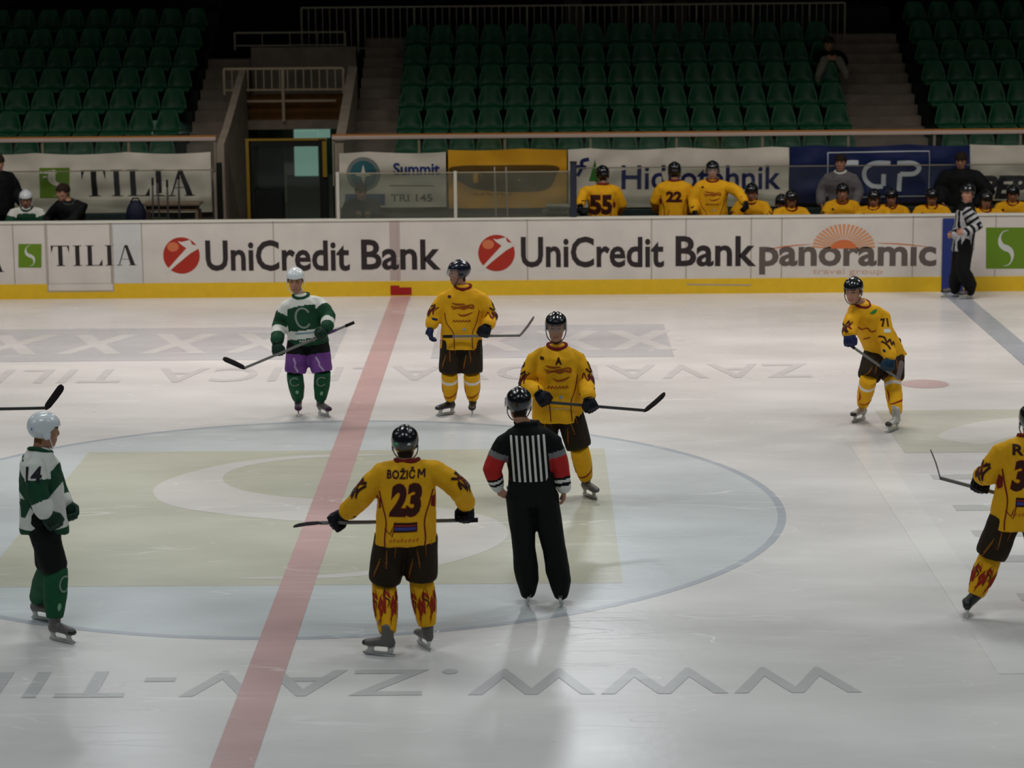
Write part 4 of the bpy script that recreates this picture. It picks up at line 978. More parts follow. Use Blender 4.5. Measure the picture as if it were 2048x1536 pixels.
a, b = bpt(80, 396), bpt(140, 335); on('banner_letter', poly2d([[((a[0]+b[0])/2+x*(b[0]-a[0])/5.7*.62, (a[1]+b[1])/2+z*(b[1]-a[1])/5.7*.95) for x, z in s_logo(1, 1)]]), BNW, .003)
bo, on = banner('banner', 'white banner with teal globe emblem and blue word Summit', 678, 893, 304, 414, BNW, seed=1.3)
c0 = bpt(727, 348); c1 = .22
on('banner_globe_ring', poly2d([[(c0[0]+(c1+.06)*math.cos(t), c0[1]+(c1+.06)*math.sin(t)) for t in np.linspace(0, 2*math.pi, 40, endpoint=False)]]), mat('globe_pale', (.22, .25, .23), .6))
on('banner_globe', poly2d([[(c0[0]+c1*math.cos(t), c0[1]+c1*math.sin(t)) for t in np.linspace(0, 2*math.pi, 40, endpoint=False)]]), mat('globe_teal', (.04, .15, .18), .6), .003)
on('banner_star', poly2d([[(c0[0]+x*.16, c0[1]+z*.16) for x, z in ((0, 1), (.2, .2), (.9, -.1), (.25, -.25), (0, -1), (-.25, -.25), (-.9, -.1), (-.2, .2))]]), BNW, .006)
btext(on, 'Summit', 787, 325, 880, 349, mat('lettering_blue', (.02, .05, .20), .6), .03)
btext(on, 'TRI 145', 782, 388, 865, 403, mat('lettering_faded', (.12, .12, .10), .6), .02)
on('banner_stripe', poly2d([brect(690, 388, 770, 411)]), mat('stripe_blue', (.05, .09, .22), .6)); on('banner_stripe', strokes2d([[bpt(780, 371), bpt(868, 371)]], .012), mat('lettering_faded', (.12, .12, .10), .6))
bo, on = banner('banner', 'yellow banner with dark brown middle behind the penalty box', 896, 1134, 298, 415, BNY, seed=2.3)
on('banner_dark_field', poly2d([cat_rom([bpt(905, 333), bpt(1000, 330), bpt(1110, 331), bpt(1112, 350), bpt(1095, 378), bpt(1040, 384), bpt(960, 380), bpt(925, 366), bpt(905, 350)], 4, True)]), mat('field_brown', (.13, .075, .015), .7))  # dark brown shape laid over the middle of the yellow sheet
on('banner_marks', strokes2d([[bpt(945+i*14, 386+3*(i % 2)), bpt(955+i*14, 390-3*(i % 2))] for i in range(6)], .03), mat('mark_orange_dull', (.42, .18, .02), .7), .003)
bo, on = banner('banner', 'white banner with blue lettering Hidrotehnik and a green pointed emblem', 1136, 1577, 297, 412, BNW, seed=3.1)
btext(on, 'Hidrotehnik', 1243, 330, 1562, 379, NAVT, .015)
on('banner_emblem', poly2d([[bpt(1178, 362), bpt(1197, 362), bpt(1190, 318)], [bpt(1190, 364), bpt(1212, 362), bpt(1196, 338)]]), mat('emblem_green', (.04, .22, .03), .6))
on('banner_emblem', strokes2d([cat_rom([bpt(1155, 352), bpt(1163, 335), bpt(1164, 322), bpt(1178, 318)], 4), [bpt(1152, 333), bpt(1172, 334)]], .06), NAVT)
bo, on = banner('banner', 'navy blue banner with outlined box and white letters CGP', 1579, 1937, 291, 404, BNN, seed=4.7)
WLET = mat('lettering_pale', (.62, .70, .74), .6)
on('banner_box', strokes2d([[bpt(1655, 305), bpt(1858, 302), bpt(1858, 392), bpt(1655, 395), bpt(1655, 305)]], .018), WLET)
def gl(lst, wdt): on('banner_lettering', strokes2d([cat_rom([bpt(*p) for p in l], 4) if len(l) > 2 else [bpt(*p) for p in l] for l in lst], wdt), WLET, .002)
gl([[(1716, 325), (1695, 325), (1680, 335), (1679, 352), (1690, 368), (1708, 371)], [(1780, 326), (1748, 326), (1730, 338), (1730, 358), (1745, 372), (1766, 373)], [(1767, 372), (1767, 348)], [(1794, 326), (1825, 326), (1838, 335), (1828, 347), (1800, 348)], [(1800, 347), (1798, 383)]], .075)
on('banner_dot', poly2d([brect(1708, 368, 1722, 381)]), WLET)
bo, on = banner('banner', 'white banner with bold black slanted letters at the right end', 1939, 2150, 288, 400, BNW, seed=5.9)
btext(on, 'PEP', 1958, 351, 2056, 398, BLKT, .05, shear=.2)
# glass in front of the penalty box, its posts, and bench-back glass
def glass_screen(label, px0, px1, y, ptop, m, z0, posts=(), pm=None, cap=None, fr=True):
    xa, xb = at(px0, 400, y).x, at(px1, 400, y).x; zt = at((px0+px1)/2, ptop, y).z; r = empty('glass_screen', ((xa+xb)/2, y, z0)); r['_org'] = [(xa+xb)/2, y, z0]; tag(r, label, 'glass screen')
    part('glass_pane', [boxm(xa, xb, y, y+.012, z0, zt)], m, r); part('edge_strip', [boxm(xa, xb, y-.004, y+.016, zt, zt+.016)], cap or RAILD, r)
    for p in posts: x = at(p, 400, y).x; part('post', [boxm(x-.025, x+.025, y-.02, y+.03, z0, zt+.03)], pm, r)
PW = mat('post_white', (.50, .49, .44), .5)
glass_screen('clear glass screen with white posts along the boards by the penalty box', 672, 1142, BY+.06, 346, GLD, 1.215, (676, 911), PW)
glass_screen('low glass screen behind the left bench in front of the TILIA banner', -40, 428, 16.4, 343, GL, .9, (), PW)
glass_screen('low glass screen behind the yellow team bench in front of the banners', 1146, 2120, 16.4, 333, GL, .9, (), PW)
pst = empty('corner_post', (at(1147, 400, BY+.06).x, BY+.06, 1.2)); pst['_org'] = list(pst.location); tag(pst, 'thick dark navy post between penalty box and yellow team bench', 'post')
px_ = at(1147, 400, BY+.06).x; part('post_body', [boxm(px_-.05, px_+.05, BY+.0, BY+.12, 1.215, at(1147, 326, BY).z)], mat('post_navy', (.012, .016, .035), .4), pst, bevel=.01); part('post_cap', [boxm(px_-.055, px_+.055, BY-.005, BY+.125, at(1147, 326, BY).z, at(1147, 324, BY).z)], GB, pst)
# dark pillar left of the tunnel gate and pale pole
tag(part('trim_tunnel_post', [boxm(at(436, 400, 16.9).x, at(446, 400, 16.9).x, 16.8, 16.9, .1, at(440, 325, 16.9).z)], GB), kind='structure')
tag(part('trim_tunnel_pole', [boxm(at(430, 400, 16.8).x, at(435, 400, 16.8).x, 16.7, 16.75, .1, at(432, 345, 16.8).z)], CPAR), kind='structure')
# benches
BEND = mat('bench_dark_teal', (.020, .035, .033), .6, var=.2)
def bench(label, px0, px1, y, zs, back=True):
    xa, xb = at(px0, 420, y).x, at(px1, 420, y).x; r = empty('team_bench', ((xa+xb)/2, y, .12)); r['_org'] = [(xa+xb)/2, y, .12]; tag(r, label, 'bench')
    part('seat', [boxm(xa, xb, y-.2, y+.2, zs-.05, zs)], BEND, r, bevel=.01)
    if back: part('backrest', [boxm(xa, xb, y+.22, y+.26, zs+.05, at(1400, 417, y+.24).z)], BEND, r, bevel=.01)
    for i in range(6): x = xa+.1+(xb-xa-.2)*i/5; part('leg', [boxm(x-.03, x+.03, y-.15, y+.15, .12, zs-.05)], BEND, r)
bench('long dark teal bench with backrest under the yellow team players', 1165, 2100, 15.88, .60)
bench('dark bench of the green team at the left end of the boards', -40, 255, 15.88, .60)
CT = mat('counter_pale', (.38, .39, .36), .5)
ct = empty('counter', (at(1110, 430, 15.0).x, 15.0, .12)); ct['_org'] = list(ct.location); tag(ct, 'small pale counter with stacked tops beside the navy post', 'counter')
xa, xb = at(1086, 430, 15).x, at(1137, 430, 15).x
part('counter_top', [boxm(xa, xb, 14.75, 15.2, 1.235, 1.26)], CT, ct); part('counter_top', [boxm(xa+.05, xb, 14.85, 15.3, 1.31, 1.335)], CT, ct); part('counter_body', [boxm(xa+.03, xb-.02, 14.8, 15.15, .12, 1.235)], BEND, ct); part('counter_riser', [boxm(xb-.06, xb-.02, 14.9, 15.2, 1.26, 1.31)], BEND, ct)
# chairs' metal poles seen through the glass
for px0, lab in ((995, 'thin pale metal pole behind the glass, left of its pair'), (1018, 'thin pale metal pole behind the glass, right of its pair')):
    p = at(px0, 437, 15.4); t_ = at(px0-6, 335, 15.5); tag(part('metal_pole', [tube([(p.x, p.y, .12), (t_.x, t_.y, t_.z)], [.012, .012], 8)], mat('pole_pale', (.42, .36, .32), .4), origin=(p.x, p.y, .12), smooth=True), lab, 'pole', 'poles in the penalty box')
# sticks, table and bag at the left bench
tb = empty('side_table', (at(345, 430, 15.6).x, 15.6, .12)); tb['_org'] = list(tb.location); tag(tb, 'low wooden table behind the boards below the TILIA banner', 'table')
xa, xb = at(288, 410, 15.6).x, at(402, 410, 15.6).x; zt = at(345, 405, 15.6).z; WD = mat('wood_dull', (.16, .12, .08), .6, var=.2)
part('tabletop', [boxm(xa, xb, 15.4, 15.85, zt-.035, zt)], WD, tb, bevel=.006); part('apron', [boxm(xa+.05, xb-.05, 15.45, 15.8, zt-.13, zt-.035)], WD, tb)
for x in (xa+.05, xb-.05):
    for y in (15.45, 15.8): part('leg', [boxm(x-.025, x+.025, y-.025, y+.025, .12, zt-.13)], WD, tb)
bg = empty('equipment_bag', (at(268, 430, 15.3).x, 15.3, .12)); bg['_org'] = list(bg.location); tag(bg, 'dark navy equipment bag standing beside the wooden table', 'bag')
c0 = at(272, 420, 15.3); me = fuse([ell((c0.x, 15.3, c0.z-.1), (.17, 0, 0), (0, .16, 0), (0, 0, .26)), ell((c0.x-.01, 15.3, .5), (.2, 0, 0), (0, .18, 0), (0, 0, .4))], .02, 4); setmats(me, [mat('bag_navy', (.012, .016, .035), .6, var=.3)]); ob_from('bag_body', me, bg)
ob_from('handle', mesh_of([tube([(c0.x-.08, 15.28, c0.z+.12), (c0.x-.04, 15.28, c0.z+.19), (c0.x+.04, 15.28, c0.z+.19), (c0.x+.08, 15.28, c0.z+.12)], [.012]*4, 8)], BLKC), bg, smooth=True)
for i, (px0, pt, dx, lab) in enumerate(((303, 356, 2, 'dark hockey stick upright before the table, leftmost of the rack'), (322, 352, -8, 'dark hockey stick leaning beside the table, second of the rack'), (336, 360, -2, 'dark hockey stick leaning close beside the second one in the rack'), (357, 345, 0, 'thin dark hockey stick upright at the right end of the rack'))):
    b0 = at(px0, 437, 15.1); t0 = at(px0+dx, pt, 15.15); zt_ = t0.z; stick('hockey_stick', (b0.x, 15.1, .16), (t0.x, 15.15, zt_), (b0.x+.2, 15.05, .20), lab, STK, TAPE, .03, 'spare sticks at the left bench', bladeh=.07)

# ------------------------------------------------------------------ the figures
def fig(Y, px, foot=None, **kw):
    sp = dict(kw)
    for k, v in px.items(): sp[k] = at(v[0], v[1], Y+(v[2] if len(v) > 2 else 0))
    if foot:
        sp['foot'] = {}
        for s, (a, b) in foot.items():
            a, b = V(*a), V(*b); sp['foot'][s] = (a, b); d = nrm(b-a); mid = (a+b)/2
            if 'an'+s not in sp: sp['an'+s] = mid-d*.085+Z*.185
    for s in 'RL':                                   # closed hands take their wrist from the stick point
        if 'S'+s in sp:
            sp['h'+s] = V(*sp['h'+s]); sp['n'+s] = V(*sp['n'+s]); h = nrm(sp['h'+s]); n = nrm(sp['n'+s]-h*(sp['n'+s]@h)); sp['wr'+s] = palm_grip(V(*sp['S'+s]), h, n, not kw.get('bare_hands'))
    return sp
G = lambda a, b: V(*gnd(a, b))
YK = dict(top=top_yellow, pants=PANT, collar=DRED, glove=BLKG, helmet=HELB, pantr=(.138, .135, .125))

# number 23, seen from behind, arms spread with the stick across
sp = fig(-4.85, dict(H=(810, 883), neck=(814, 921), shL=(766, 938), shR=(868, 934), elL=(728, 990, .02), elR=(918, 978, .02), hipL=(784, 1066), hipR=(840, 1064), knL=(768, 1172, .05), knR=(843, 1166, .05), SL=(664, 1046, .16), SR=(932, 1041, .16)),
         {'L': (G(782, 1314), G(730, 1309)), 'R': (G(862, 1304), G(832, 1285))}, hf=(0.02, 1, -.05), hL=(-.8, .15, -.45), nL=(.15, -1, -.1), hR=(-.05, .2, -1), nR=(-.1, -1, 0),
         sock=sock_yellow(False), boot=BOOTG, hem=(.25, .19), waist=(.235, .165), hemt=-.13, chest=(.225, .155), sticker=[(TAPEW, (.02, 1)), (mat('sticker_green', (.05, .35, .15), .4), (-.045, .95))], wr=.010, **YK)
c23 = person('person in yellow hockey jersey number 23 seen from behind with arms spread', sp)
back_prints(c23, 'BO\u017dI\u010c M', '23'); flame_sleeve(c23, 'L'); flame_sleeve(c23, 'R'); sleeve_number(c23, 'L', '23', .12); sleeve_number(c23, 'R', '23', .10); sock_prints(c23); pant_prints(c23); front_prints(c23)
stick('hockey_stick', at(640, 1046, -4.69), at(955, 1040, -4.69), at(586, 1046, -4.62), 'dark hockey stick held level behind number 23 player', STKG, TAPE, btwist=(0, 1, .25))

# alternate captain facing the camera
sp = fig(.36, dict(H=(1112, 650), neck=(1114, 690), shR=(1070, 712), shL=(1155, 712), elR=(1053, 768), elL=(1171, 762, -.04), hipR=(1095, 812), hipL=(1136, 812), knR=(1085, 905, -.05), knL=(1160, 903, -.05), SR=(1092, 806, -.26), SL=(1186, 819, -.24)),
         {'R': (G(1062, 985), G(1048, 1000)), 'L': (G(1163, 990), G(1200, 1003))}, hf=(-.04, -1, -.12), hR=(.55, -.3, -.75), nR=(.3, .9, -.2), hL=(.35, -.25, -.85), nL=(-.1, 1, 0),
         sock=sock_yellow(False), boot=BOOTG, cap=BOOTG, hem=(.26, .19), chest=(.245, .16), hemt=-.24, visor=True, wr=.010, **YK)
cA = person('person in yellow hockey jersey with letter A facing the camera behind the referee', sp)
front_prints(cA, 'A'); flame_sleeve(cA, 'R'); flame_sleeve(cA, 'L'); sleeve_number(cA, 'R', '19'); sleeve_number(cA, 'L', '19'); sock_prints(cA, False); pant_prints(cA)
stick('hockey_stick', at(1290, 821, .20), at(1078, 803, .08), at(1334, 789, .10), 'black hockey stick pointing right from the letter A player', STK, TAPE, btwist=(.3, .5, 1))

# yellow player in the middle distance looking left
sp = fig(4.67, dict(H=(918, 542), neck=(926, 572), shR=(890, 592), shL=(962, 592), elR=(870, 628), elL=(981, 636, .0), wrR=(863, 652, -.05), hipR=(904, 674), hipL=(941, 674), knR=(899, 752, -.03), knL=(944, 752, -.03), SL=(967, 671, -.22)),
         {'R': (G(909, 828), G(870, 834)), 'L': (G(947, 824), G(943, 838))}, hf=(-1, -.30, -.05), hR=(-.25, -.1, -1), hL=(-.3, -.3, -.85), nL=(-.2, 1, 0), curlR=.55,
         sock=sock_yellow(True), boot=BOOT, hem=(.25, .18), chest=(.23, .155), hemt=-.22, visor=True, vox=.012, wr=.010, gloveR=NAVG, **{**YK, 'helmet': HELN})
c1 = person('person in yellow hockey jersey looking left, standing by the red line in middle distance', sp)
front_prints(c1); flame_sleeve(c1, 'L'); flame_sleeve(c1, 'R'); sleeve_number(c1, 'L', '44'); sock_prints(c1, False); pant_prints(c1)
stick('hockey_stick', at(1040, 671, 4.45), at(886, 673, 4.45), at(1072, 636, 4.40), 'grey hockey stick held level by the yellow player looking left', STKG, mat('blade_grey', (.16, .13, .13), .5), btwist=(.5, .3, .8))

# green player with the white helmet, middle distance
GK = dict(top=top_greenwhite, pants=BLKC, collar=GRN, helmet=HELW, glove=GRNG, sock=sock_greenfn)
def green_pants(C, J, ctx):
    idx = np.zeros(len(C), int)
    for s in 'RL':
        t, _ = segt(C, J['hip'+s], J['kn'+s]); idx[(t > .42) & (((C-J['hip'+s])@ctx['fronth']) > .02)] = 1
    return [BLKC, PURP], idx
sp = fig(4.80, dict(H=(591, 557), neck=(602, 590), shR=(574, 608), shL=(638, 603), elR=(560, 648, .05), elL=(657, 634, -.12), hipR=(598, 678), hipL=(633, 676), knR=(590, 752, -.08), knL=(645, 750, -.08), SR=(556, 708, -.28), SL=(638, 674, -.30)),
         {'R': (G(597, 824), G(597, 839)), 'L': (G(632, 828), G(667, 838))}, hf=(-.02, -1, -.22), hR=(.05, -.35, -1), nR=(.2, 1, -.2), hL=(-.7, -.3, -.6), nL=(.1, 1, -.1),
         boot=BOOTG, cap=mat('toe_cap_plum', (.05, .015, .05), .5), hem=(.245, .18), chest=(.235, .155), hemt=-.12, vox=.012, wr=.010, pantfn=green_pants, **GK)
cC = person('person in green and white hockey jersey with white helmet beside the red line', sp)
mpC = planar(cC['pel'], cC['lat'], cC['ax'], cC['front']); T = cC['T']
wrap_print('ring_print', strokes2d([[(.0+.085*math.cos(a), T*.52+.115*math.sin(a)) for a in np.linspace(.5, 5.6, 22)]], .024), mat('print_grey_green', (.22, .27, .24), .7), cC['tree'], mpC, cC['jer'], .03)
wrap_print('hem_letters', strokes2d([[(-.08+.03*i, -.01), (-.07+.03*i, .015), (-.06+.03*i, -.01)] for i in range(6)], .009), WHTC, cC['tree'], mpC, cC['jer'], .03)
wrap_print('hem_stripe', poly2d([[(-.12, .085), (.1, .085), (.1, .10), (-.12, .10)]]), mat('print_sky', (.20, .33, .42), .7), cC['tree'], mpC, cC['jer'], .03)
def green_socks(c):
    for s in 'RL':
        so, _, B, K = c['sock'][s]
        tr_ = c['socktree'][s]; mp = planar(V(*B), nrm(c['lath']), nrm(K-B), c['fronth'])
        wrap_print('ring_print', strokes2d([[(.052*math.cos(a), .07+.062*math.sin(a)) for a in np.linspace(.6, 5.6, 16)]], .014), mat('print_grey_green', (.22, .27, .24), .7), tr_, mp, so, .03)
        wrap_print('oval_print', poly2d([[(.012+.018*math.cos(a), .24+.032*math.sin(a)) for a in np.linspace(0, 6.2, 14)]]), mat('print_mint', (.20, .42, .26), .7), tr_, mp, so, .03)
green_socks(cC)
for s in 'RL':
    J = cC['J']; mp = planar(J['hip'+s], nrm(cC['lath']), nrm(J['kn'+s]-J['hip'+s]), cC['fronth'])
    wrap_print('slash_print', strokes2d([[(-.03, .20), (.0, .27), (-.005, .30), (.04, .37)]], .022), mat('print_lilac', (.42, .32, .50), .7), cC['ptree'], mp, cC['pants'], .03)
stc = stick('hockey_stick', at(489, 736, 4.36), at(708, 645, 4.66), at(448, 715, 4.30), 'black hockey stick slanting down left from the green player by the red line', STKG, TAPE, .03, btwist=(-.3, .4, 1))
stick_mark(stc, at(708, 645, 4.66), at(489, 736, 4.36), .16, .24, PURP)

# green player number 14 at the left edge
sp = fig(-4.36, dict(H=(88, 856), neck=(78, 899), shR=(70, 930, -.19), shL=(92, 926, .19), elR=(76, 990, -.24), elL=(114, 984, .20), hipR=(84, 1050, -.09), hipL=(92, 1048, .10), knR=(112, 1150, -.12), knL=(98, 1142, .12), wrR=(92, 1028, -.26), wrL=(130, 1006, .14)),
         {'R': (G(104, 1281), G(150, 1290)), 'L': (G(72, 1240), G(112, 1246))}, hf=(.93, .42, -.14), hup=(.1, 0, 1), hR=(.5, .1, -.85), hL=(.35, -.1, -.9), curlR=.7, curlL=.8,
         boot=BOOTG, hem=(.20, .20), waist=(.19, .18), chest=(.20, .17), hemt=-.13, wr=.010, pantr=(.125, .115, .10), hair=HAIRB, hairline=.06, cuff=mat('cuff_white', (.5, .55, .5), .6), sticker=[(mat('sticker_blue', (.08, .08, .45), .4), (.05, .9))], arm=(.10, .09, .078), **{**GK, 'top': top_green_side})
c14 = person('person in white and green hockey jersey number 14 at the left edge, turned right', sp)
J = c14['J']; mp = planar(J['shR']+V(0, 0, -.075), V(1, 0, 0), V(0, 0, 1), V(-.1, -1, 0))
wrap_print('number_print', place2d(text2d('14', .03), .13, .125, -.055, -.05), BLKT, c14['tree'], mp, c14['jer'], .03)
wrap_print('number_print', place2d(text2d('2', .03), .045, .08, -.16, .085), GRN, c14['tree'], mp, c14['jer'], .03)
mp = planar(c14['pel'], V(1, 0, 0), V(0, 0, 1), V(0, -1, 0))
wrap_print('green_panel', poly2d([[(-.19, .09), (-.12, .09), (-.06, .20), (-.10, .24), (-.19, .24)]]), GRN, c14['tree'], mp, c14['jer'], .03)
wrap_print('green_panel', poly2d([[(-.05, -.04), (.03, .08), (.12, .10), (.12, .06), (.05, .03), (.02, -.06)]]), GRN, c14['tree'], mp, c14['jer'], .03)
for s in 'RL':
    so, _, B, K = c14['sock'][s]; mp = planar(V(*B), V(1, 0, 0), nrm(K-B), V(.5, -1, 0))
    wrap_print('ring_print', strokes2d([[(.055+.05*math.cos(a), .06+.062*math.sin(a)) for a in np.linspace(.6, 5.6, 16)]], .014), mat('print_grey_green', (.22, .27, .24), .7), c14['socktree'][s], mp, so, .03)
    wrap_print('oval_print', poly2d([[(.012+.018*math.cos(a), .24+.032*math.sin(a)) for a in np.linspace(0, 6.2, 14)]]), mat('print_mint', (.20, .42, .26), .7), c14['socktree'][s], mp, so, .03)

# bent yellow player on the right
sp = fig(4.04, dict(H=(1707, 577, -.26), neck=(1722, 605, -.16), shR=(1702, 632, -.22), shL=(1765, 630, -.10), elR=(1701, 660, -.30), elL=(1774, 688, -.22), hipR=(1752, 702, .10), hipL=(1786, 700, .15), knR=(1736, 762, -.10), knL=(1785, 764, -.06), SR=(1699, 690, -.42), SL=(1776, 738, -.36)),
         {'R': (G(1738, 838), G(1694, 849)), 'L': (G(1803, 857), G(1766, 870))}, hf=(-.45, -.85, -.22), hR=(.05, -.3, -.9), nR=(.2, 1, -.1), hL=(-.1, -.3, -.9), nL=(-.2, 1, -.1),
         sock=sock_yellow(True), boot=BOOTW, cap=BOOT, hem=(.235, .20), waist=(.23, .18), chest=(.23, .165), hemt=-.10, vox=.012, wr=.010, gloveR=NAVG, gloveL=mat('glove_blue_green', (.010, .035, .065), .55, var=.4), **YK)
cB = person('person in yellow hockey jersey bending forward on the right with stick across knees', sp)
flame_sleeve(cB, 'R'); sock_prints(cB, False); pant_prints(cB)
def side_print(nm, shape, m, px, py, rot=0, dirn=(.15, -1, .25)):
    n = nrm(V(*dirn)); u = nrm(np.cross(Z, -n)) if False else nrm(np.cross(V(0, 0, 1), n)); v = np.cross(n, u); a, f = shape
    wrap_print(nm, place2d((a, f), 1, 1, 0, 0, rot), m, cB['tree'], planar(V(*at(px, py, 4.0)), u, v, n), cB['jer'], .03)
side_print('badge', poly2d([[(-.05, -.02), (.0, .02), (.05, .035), (.045, .0), (.0, -.025)]]), mat('emblem_green', (.04, .22, .03), .6), 1737, 627)
side_print('sleeve_number', place2d(text2d('71', .04), .085, .10, -.045, -.05), DBRN, 1761, 648)
side_print('sleeve_badge', poly2d([[(-.04, -.022), (.035, -.022), (.035, .022), (-.04, .022)]]), TAPEW, 1764, 665)
side_print('shoulder_panel', strokes2d([cat_rom([(-.10, .12), (-.02, .03), (.03, -.07), (.045, -.11)], 4)], .035, 2), DRED, 1775, 616, 0, (.6, -1, .6))
side_print('flame_print', strokes2d([cat_rom([(-.09, .04), (-.04, .02), (-.02, -.04), (.02, .0), (.03, -.07), (.06, -.03), (.08, -.10)], 3), cat_rom([(-.07, -.02), (-.02, -.07), (.0, -.12)], 3)], .02), DBRN, 1764, 682)
side_print('flame_print', strokes2d([cat_rom([(-.14, .0), (-.10, -.03), (-.05, -.02), (.0, -.06), (.05, -.05)], 3), cat_rom([(-.12, -.10), (-.06, -.13), (.0, -.12)], 3)], .014), ORNG_D, 1735, 655)
side_print('piping', strokes2d([cat_rom([(.0, .12), (.03, .0), (.035, -.12)], 4)], .012), DRED, 1796, 650, 0, (.9, -1, .1))
stick('hockey_stick', at(1796, 757, 3.74), at(1694, 686, 3.60), at(1806, 722, 3.80), 'grey hockey stick across the bent yellow player, blade turned up', STKG, mat('blade_grey', (.16, .13, .13), .5), btwist=(1, .4, .2), w=.03)

# yellow player cut by the right edge
sp = fig(-4.02, dict(H=(2064, 838), neck=(2060, 872), shL=(2004, 898), shR=(2108, 896), elL=(1976, 952, .02), elR=(2132, 955, .02), hipL=(2012, 1032), hipR=(2072, 1030), knL=(1978, 1120, .02), knR=(2092, 1122, .05), anL=(1950, 1192, -.02), SL=(1955, 980, .2), wrR=(2110, 1000, .2)),
         {'L': (V(*gnd(1934, 1240)), V(*gnd(1934, 1240))+V(.05, .27, .0)), 'R': (G(2105, 1215), G(2095, 1195))}, hf=(.0, 1, -.05), hL=(-.25, .2, -.9), nL=(.1, -1, 0),
         sock=sock_yellow(False), boot=BOOT, hem=(.26, .19), chest=(.235, .16), hemt=-.15, wr=.010, **YK)
cR = person('person in yellow hockey jersey cut off by the right edge, seen from behind', sp)
back_prints(cR, 'ROK', '37', dx=.0, numw=.27); flame_sleeve(cR, 'L'); sock_prints(cR); pant_prints(cR)
stick('hockey_stick', at(1880, 956, -3.80), at(2060, 1004, -3.80), at(1868, 898, -3.76), 'thin hockey stick held out left by the player cut at right edge', STKG, mat('blade_grey', (.16, .13, .13), .5), btwist=(0, 1, .1), bladeh=.06)

# stick of a player beyond the left edge
stick('hockey_stick', at(92, 816, -1.0), at(-110, 820, -1.0), at(128, 771, -1.0), 'black taped hockey stick reaching in from the left edge', STK, TAPE, .03, btwist=(-.7, .3, .6), bladeh=.075)

# referee seen from behind
sp = fig(-3.55, dict(H=(1038, 805), neck=(1053, 846), shL=(1008, 878), shR=(1104, 875), elL=(984, 940, -.02), elR=(1121, 935), wrL=(996, 974, .02), wrR=(1128, 978), hipL=(1040, 988), hipR=(1088, 988), knL=(1048, 1098), knR=(1108, 1098)),
         {'L': (G(1058, 1214), G(1058, 1214)+V(-.03, .28, 0)), 'R': (G(1120, 1216), G(1120, 1216)+V(.03, .28, 0))}, hf=(-.15, 1, -.1), hL=(.55, -.2, -.7), nL=(.5, .8, .2), hR=(0, .05, -1), curlL=.9, curlR=.5, hR_=0,
         top=top_ref, tucked=True, topname='striped_shirt', pants=BLKC, longpants=True, pantname='trousers', pantr=(.125, .115, .125), bare_hands=True, helmet=HELB, visor=True, collar=BLKC, hem=(.19, .14), waist=(.185, .14), chest=(.205, .145), hemt=-.05, arm=(.085, .078, .062), boot=BOOTG, wr=.009)
cF = person('person in black and white striped referee shirt with red armbands, seen from behind', sp)
mp = planar(cF['pel'], -cF['lat'], cF['ax'], -cF['front'])
T = cF['T']
for i in range(7):
    x = -.135+i*.045; wrap_print('stripe_print', poly2d([[(x-.0095, T*.22), (x+.0095, T*.22), (x+.0095, T*.86), (x-.0095, T*.86)]]), WHTC, cF['tree'], mp, cF['jer'], .03)
    mp2 = planar(cF['pel'], cF['lat'], cF['ax'], cF['front']); wrap_print('stripe_print', poly2d([[(x-.0095, T*.22), (x+.0095, T*.22), (x+.0095, T*.86), (x-.0095, T*.86)]]), WHTC, cF['tree'], mp2, cF['jer'], .03)
wrap_print('side_panel', poly2d([[(-.19, T*.10), (-.165, T*.10), (-.165, T*.28), (-.185, T*.30)]]), RED, cF['tree'], mp, cF['jer'], .03)
pk = at(1022, 975, -3.52); puck = part('black_puck', [loft([((pk.x, pk.y, pk.z-.012), (.038, 0, 0), (0, .038, 0)), ((pk.x, pk.y, pk.z+.012), (.038, 0, 0), (0, .038, 0))], 24)], HELB, origin=tuple(pk)); tag(puck, 'black puck held in the left hand of the referee at the waist', 'puck')

# linesman at the blue line
sp = fig(13.70, dict(H=(1936, 384, -.05), neck=(1934, 408), shL=(1938, 424, -.20), shR=(1926, 424, .18), elL=(1956, 452, -.26), elR=(1918, 455, .12), wrL=(1930, 466, -.34), wrR=(1908, 470, -.1), hipL=(1930, 492, -.08), hipR=(1922, 492, .08), knL=(1926, 540, -.1), knR=(1916, 540, .1)),
         {'R': (G(1915, 597)+V(0, .1, 0), G(1886, 597)+V(0, .1, 0)), 'L': (G(1945, 598), G(1915, 600))}, hf=(-.55, -.8, -.1), hL=(-1, -.2, .1), hR=(-1, -.3, -.1), curlL=.8, curlR=.8, ground=0,
         top=top_linesman, topname='striped_shirt', pants=BLKC, longpants=True, pantname='trousers', pantr=(.13, .125, .135), bare_hands=True, helmet=HELB, collar=BLKC, hem=(.20, .17), waist=(.19, .16), chest=(.20, .16), hemt=-.12, arm=(.09, .085, .07), boot=BOOTG, vox=.015, wr=.008)
person('person in striped linesman shirt and black trousers skating beside the blue board mark', sp)

